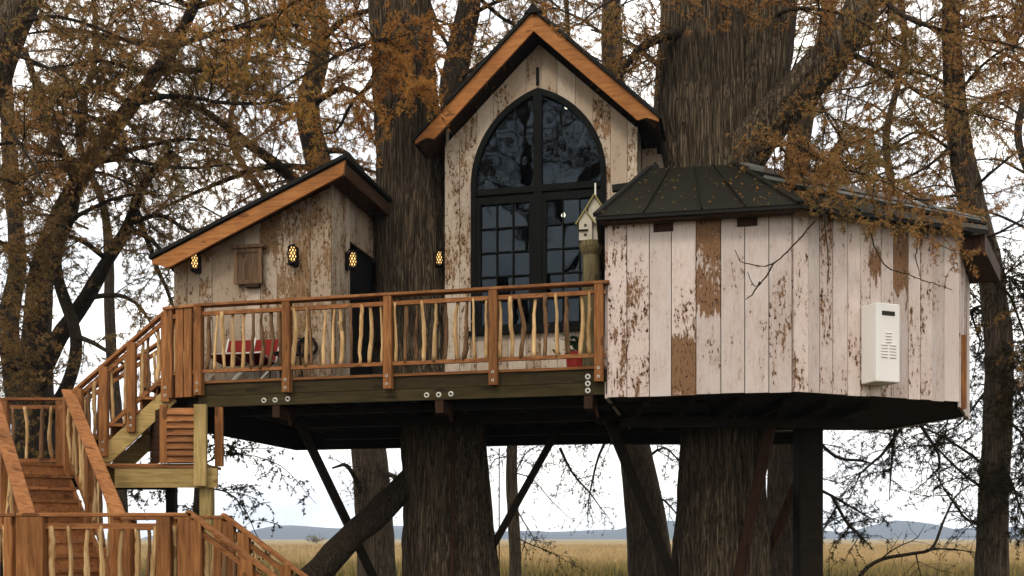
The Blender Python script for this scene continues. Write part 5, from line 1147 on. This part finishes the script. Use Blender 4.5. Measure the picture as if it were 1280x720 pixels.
# tree at the right, beyond the cabin corner
t = Tree('cypress_tree', 'straight grey cypress beyond the right corner of the faceted cabin', Vector((at(1240, 700, 19.5).x, 19.5, 0)), 20, 'bark_pale', 'leaf_rust')
t.stem([Vector((at(1240, 760, 19.5).x, 19.5, -.1))] + A((1240, 700, 19.5), (1243, 600, 19.5), (1247, 500, 19.5), (1247, 420, 19.5), (1235, 330, 19.5), (1215, 250, 19.5), (1200, 180, 19.5), (1192, 90, 19.5), (1185, -80, 19.5)), [.34, .30, .27, .25, .24, .22, .21, .19, .16, .1], 40, .15, .5, 22)
for i, (pts, kw) in enumerate(((A((1205, 200, 19.5), (1150, 165, 19), (1100, 190, 18.5), (1050, 230, 18)), dict(n2=12, L2=1.3)),
                (A((1200, 150, 19.5), (1240, 120, 19), (1280, 110, 18.5), (1330, 90, 18)), dict(n2=13, L2=1.3)),
                (A((1195, 110, 19.5), (1140, 90, 19), (1080, 110, 18.5), (1030, 120, 18)), dict(n2=14, L2=1.4)),
                (A((1190, 50, 19.5), (1130, 20, 19), (1070, 20, 18.5), (1000, 50, 18)), dict(n2=14, L2=1.4)),
                (A((1190, 40, 19.5), (1240, 20, 19), (1290, 30, 18.5), (1340, 40, 18)), dict(n2=13, L2=1.4)),
                (A((1188, -10, 19.5), (1130, -30, 19), (1060, -20, 18.5), (1000, 0, 18)), dict(n2=12, L2=1.4)),
                (A((1188, -10, 19.5), (1240, -30, 19), (1300, -20, 18.5), (1360, 0, 18)), dict(n2=12, L2=1.4)),
                (A((1212, 240, 19.5), (1240, 215, 19), (1270, 190, 18.6), (1310, 170, 18)), dict(n2=4, L2=.8, leaf=.25)),
                (A((1225, 300, 19.5), (1250, 290, 19), (1275, 275, 18.6), (1310, 265, 18)), dict(n2=4, L2=.8, leaf=.3)),
                (A((1240, 350, 19.5), (1262, 370, 19), (1280, 420, 18.6), (1300, 480, 18)), dict(n2=10, L2=1.2)),
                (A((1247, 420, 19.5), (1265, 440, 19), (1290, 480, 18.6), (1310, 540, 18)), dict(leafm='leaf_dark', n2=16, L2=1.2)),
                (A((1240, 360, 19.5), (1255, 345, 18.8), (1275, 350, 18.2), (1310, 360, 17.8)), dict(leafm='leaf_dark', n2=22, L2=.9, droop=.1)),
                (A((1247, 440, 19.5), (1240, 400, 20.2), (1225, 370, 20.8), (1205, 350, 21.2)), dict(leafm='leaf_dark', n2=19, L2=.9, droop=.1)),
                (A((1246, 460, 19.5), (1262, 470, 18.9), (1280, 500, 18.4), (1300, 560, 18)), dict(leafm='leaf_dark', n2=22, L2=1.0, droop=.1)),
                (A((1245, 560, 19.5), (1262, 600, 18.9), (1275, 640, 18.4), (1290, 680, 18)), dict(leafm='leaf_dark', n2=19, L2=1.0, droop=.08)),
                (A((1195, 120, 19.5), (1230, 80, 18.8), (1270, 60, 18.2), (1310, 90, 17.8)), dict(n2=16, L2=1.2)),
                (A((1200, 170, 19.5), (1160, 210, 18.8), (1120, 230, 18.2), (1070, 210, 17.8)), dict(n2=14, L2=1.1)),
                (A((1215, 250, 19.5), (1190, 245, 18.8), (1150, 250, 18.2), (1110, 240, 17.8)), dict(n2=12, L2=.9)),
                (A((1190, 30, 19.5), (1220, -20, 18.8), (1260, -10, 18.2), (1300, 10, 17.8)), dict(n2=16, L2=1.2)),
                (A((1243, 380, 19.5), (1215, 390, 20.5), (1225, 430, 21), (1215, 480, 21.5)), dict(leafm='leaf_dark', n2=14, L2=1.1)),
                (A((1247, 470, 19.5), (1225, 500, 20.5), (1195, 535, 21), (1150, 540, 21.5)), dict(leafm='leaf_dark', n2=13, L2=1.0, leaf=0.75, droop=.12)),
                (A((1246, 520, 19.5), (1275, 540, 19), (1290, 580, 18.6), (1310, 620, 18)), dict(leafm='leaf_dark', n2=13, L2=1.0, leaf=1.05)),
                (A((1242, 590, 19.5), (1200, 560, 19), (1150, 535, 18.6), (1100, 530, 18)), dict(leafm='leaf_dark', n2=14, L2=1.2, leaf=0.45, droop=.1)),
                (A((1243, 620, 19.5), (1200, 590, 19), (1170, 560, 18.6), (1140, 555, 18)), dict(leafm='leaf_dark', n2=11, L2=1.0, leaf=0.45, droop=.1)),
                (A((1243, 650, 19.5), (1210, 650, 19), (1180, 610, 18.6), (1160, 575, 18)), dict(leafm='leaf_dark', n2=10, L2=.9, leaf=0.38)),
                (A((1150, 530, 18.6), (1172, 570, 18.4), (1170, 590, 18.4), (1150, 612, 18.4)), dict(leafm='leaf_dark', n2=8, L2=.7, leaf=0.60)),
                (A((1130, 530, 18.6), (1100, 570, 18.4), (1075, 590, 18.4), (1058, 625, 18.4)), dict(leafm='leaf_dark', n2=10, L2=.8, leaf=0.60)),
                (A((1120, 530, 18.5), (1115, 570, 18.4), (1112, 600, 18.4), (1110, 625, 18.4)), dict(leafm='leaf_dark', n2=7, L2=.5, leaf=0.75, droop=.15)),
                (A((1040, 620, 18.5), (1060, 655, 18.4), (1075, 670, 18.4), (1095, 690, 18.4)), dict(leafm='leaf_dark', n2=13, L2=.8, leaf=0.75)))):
    t.limb(pts, [.07, .05, .035, .012], size=.14, **kw)
t.done()

t = Tree('bare_shrub', 'bare arching shrub in the meadow beyond the black post', Vector((at(1075, 720, 24).x - .6, 24, 0)), 21, 'bark_dark', 'leaf_dark')
b = Vector((at(1060, 720, 24).x, 24, -.05))
t.stem([b] + A((1075, 720, 24), (1100, 700, 24), (1140, 692, 24), (1165, 685, 24), (1180, 650, 24), (1195, 620, 24), (1215, 605, 24)), [.055, .05, .045, .04, .035, .028, .02, .012], 12, .1)
for pts in (A((1140, 692, 24), (1180, 685, 23.6), (1210, 690, 23.4), (1240, 700, 23.2)), A((1165, 685, 24), (1200, 688, 24.4), (1230, 690, 24.6), (1260, 680, 24.8)), A((1100, 700, 24), (1120, 685, 23.8), (1150, 672, 23.6), (1160, 655, 23.5)), A((1145, 692, 24), (1148, 710, 23.8), (1150, 725, 23.7), (1140, 740, 23.6)), A((1185, 640, 24), (1205, 640, 23.8), (1225, 660, 23.6), (1235, 670, 23.5))):
    t.limb(pts, [.04, .03, .02, .008], n2=6, L2=.8, n3=4, size=.1, leaf=.12)
t.done()

# small leafy tree behind the green post
t = Tree('small_tree', 'small dark leafed tree with drooping boughs behind the green post', (-6.1, 19.5, 0), 22, 'bark_dark', 'leaf_dark')
t.stem([(-6.1, 19.5, -.1), (-6.05, 19.5, 1.0), (-5.95, 19.5, 2.4), (-5.9, 19.4, 3.6)], [.14, .12, .1, .05], 16, .2, .3, 14)
for pts in (A((240, 590, 19.5), (275, 570, 19), (320, 570, 18.7), (360, 590, 18.5), (395, 635, 18.4)), A((245, 610, 19.5), (285, 615, 19), (310, 640, 18.7), (325, 670, 18.5), (345, 690, 18.4)), A((240, 570, 19.5), (270, 555, 19), (300, 560, 18.8), (330, 560, 18.6), (350, 575, 18.6)), A((245, 640, 19.5), (275, 650, 19.1), (300, 680, 19), (310, 700, 19), (320, 720, 19)), A((240, 600, 19.5), (215, 600, 19.4), (190, 605, 19.3), (170, 620, 19.2), (155, 630, 19.2)), A((240, 570, 19.5), (210, 565, 19.4), (185, 560, 19.3), (165, 565, 19.2), (145, 575, 19.2))):
    t.limb(pts, [.035, .03, .02, .014, .006], n2=10, L2=.7, L3=.35, n3=7, size=.10, leaf=1.0, droop=.1)
t.done(.3)

# trees filling the view farther back
for k, (bx, px, Y, lab, lf) in enumerate(((150, 110, 34, 'tall rusty cypress farther back behind the many stemmed tree', 'leaf_rust'), (470, 300, 36, 'tall brown cypress farther back behind the lean-to roof', 'leaf_brown'), (880, 700, 36, 'tall cypress farther back over the gable ridge', 'leaf_brown'), (1008, 1120, 33, 'olive tinged cypress farther back above the cabin roof', 'leaf_olive'), (1300, 1285, 30, 'rusty cypress farther back beyond the grey trunk', 'leaf_rust'))):
    t = Tree('cypress_tree', lab, Vector((at(bx, 700, Y).x, Y, 0)), 40 + k, 'bark_dark', lf)
    t.stem([Vector((at(bx, 700, Y).x, Y, -.1))] + A((bx, 600, Y), (bx * .7 + px * .3, 420, Y), (bx * .2 + px * .8 + 14, 270, Y), (px - 12, 170, Y), (px + 10, 60, Y), (px, -60, Y)), [.24, .21, .17, .12, .10, .08, .05], 20, .3, .4, 16)
    ys = range(-40, 290, 34) if px != 700 else range(-40, 130, 30)
    for j, y in enumerate(ys):
        s_ = -1 if j % 2 else 1; L_ = R.uniform(90, 170)
        t.limb(A((px, y + 20, Y), (px + s_ * L_ * .3, y, Y - R.uniform(-1.5, 1.5)), (px + s_ * L_ * .7, y + R.uniform(-25, 15), Y - R.uniform(-3, 3)), (px + s_ * L_, y + R.uniform(-20, 35), Y - R.uniform(-3, 3))), [.08, .06, .04, .015], n2=9, L2=2.2, n3=4, L3=.9, size=.2, leaf=.6, gap=.11)
    t.done()

# cypresses on the near side of the clearing: what the window glass mirrors
src = [o for o in bpy.data.objects if o.get('label', '').startswith(('tall rusty cypress', 'tall brown cypress', 'rusty cypress farther'))]
for k, (x, y, rz, sc_) in enumerate(((-9.5, -5, 1.0, 1.25), (-14, -9, 2.6, 1.3), (-15.5, -2, 4.0, 1.2), (-6, -12, 5.2, 1.35))):
    o = src[k % len(src)]; c = o.copy(); COL.objects.link(c); c.location = (x, y, 0); c.rotation_euler = (0, 0, rz); c.scale = (sc_,) * 3
    c['label'] = 'cypress across the clearing mirrored in the arched window glass'; c['group'] = 'cypress trees mirrored in the window'
    for ch in o.children:
        d = ch.copy(); COL.objects.link(d); d.parent = c

# far bushes on the meadow edge
for k, (px, Y, rr, lab) in enumerate(((395, 330, 2.4, 'round green bush at the far edge of the meadow'), (422, 380, 1.8, 'low green bush at the foot of the far hills'))):
    t = Tree('far_bush', lab, Vector((at(px, 673, Y).x, Y, 0)), 60 + k, 'bark_dark', 'leaf_olive', group='bushes at the meadow edge', cat='bush')
    b = t.base; t.stem([b, b + Vector((0, 0, rr * .5)), b + Vector((.1, 0, rr))], [.2, .15, .05], 8, .5)
    for j in range(16):
        a = R.random() * 6.28; d = Vector((math.cos(a) * 1.6, math.sin(a) * 1.6, R.uniform(.1, 1.2))) * rr * .8; s0 = b + Vector((0, 0, rr * .3))
        t.limb([s0, s0 + d * .5, s0 + d], [.08, .05, .02], n2=5, L2=rr * .5, n3=2, L3=.6, size=.55, leaf=.5, gap=.3)
    t.done(.5)

fl = MB()
for k in range(230):
    q = (Le, Be, R1, R0) if R.random() < .45 else (Be, Ce, R2, R1)
    c = on(q, R.random(), R.random() ** 1.3) + Vector((0, 0, .012)); s_ = R.uniform(.02, .05); a = R.random() * 6.28
    d = Vector((math.cos(a), math.sin(a), R.uniform(.3, .6))) * s_; e_ = Vector((-math.sin(a), math.cos(a), .5)) * s_ * .35
    fl.poly([c - d * .2, c + e_, c + d, c - e_ + Vector((0, 0, .01))], [(0, 1, 2, 3)])
single('fallen_needles', fl, 'leaf_rust', 'rusty cypress needles fallen on the dark metal roof', 'needles', base=(3.5, 14, 5.8), kind='stuff')

# ------------------------------------------------------------------ haze
hz = MB().box(-2600, 2600, -60, 2400, -1.0, 75)
hm = bpy.data.materials.new('thin_haze'); hm.use_nodes = True; ht = hm.node_tree; ht.nodes.clear()
ho = ht.nodes.new('ShaderNodeOutputMaterial'); pv = ht.nodes.new('ShaderNodeVolumePrincipled')
pv.inputs['Color'].default_value = (.66, .80, 1, 1); pv.inputs['Density'].default_value = .00030; pv.inputs['Anisotropy'].default_value = .2
ht.links.new(pv.outputs[0], ho.inputs['Volume'])
M['haze'] = hm
hob = single('haze', hz, 'haze', 'thin pale air over the meadow', None, kind='stuff')
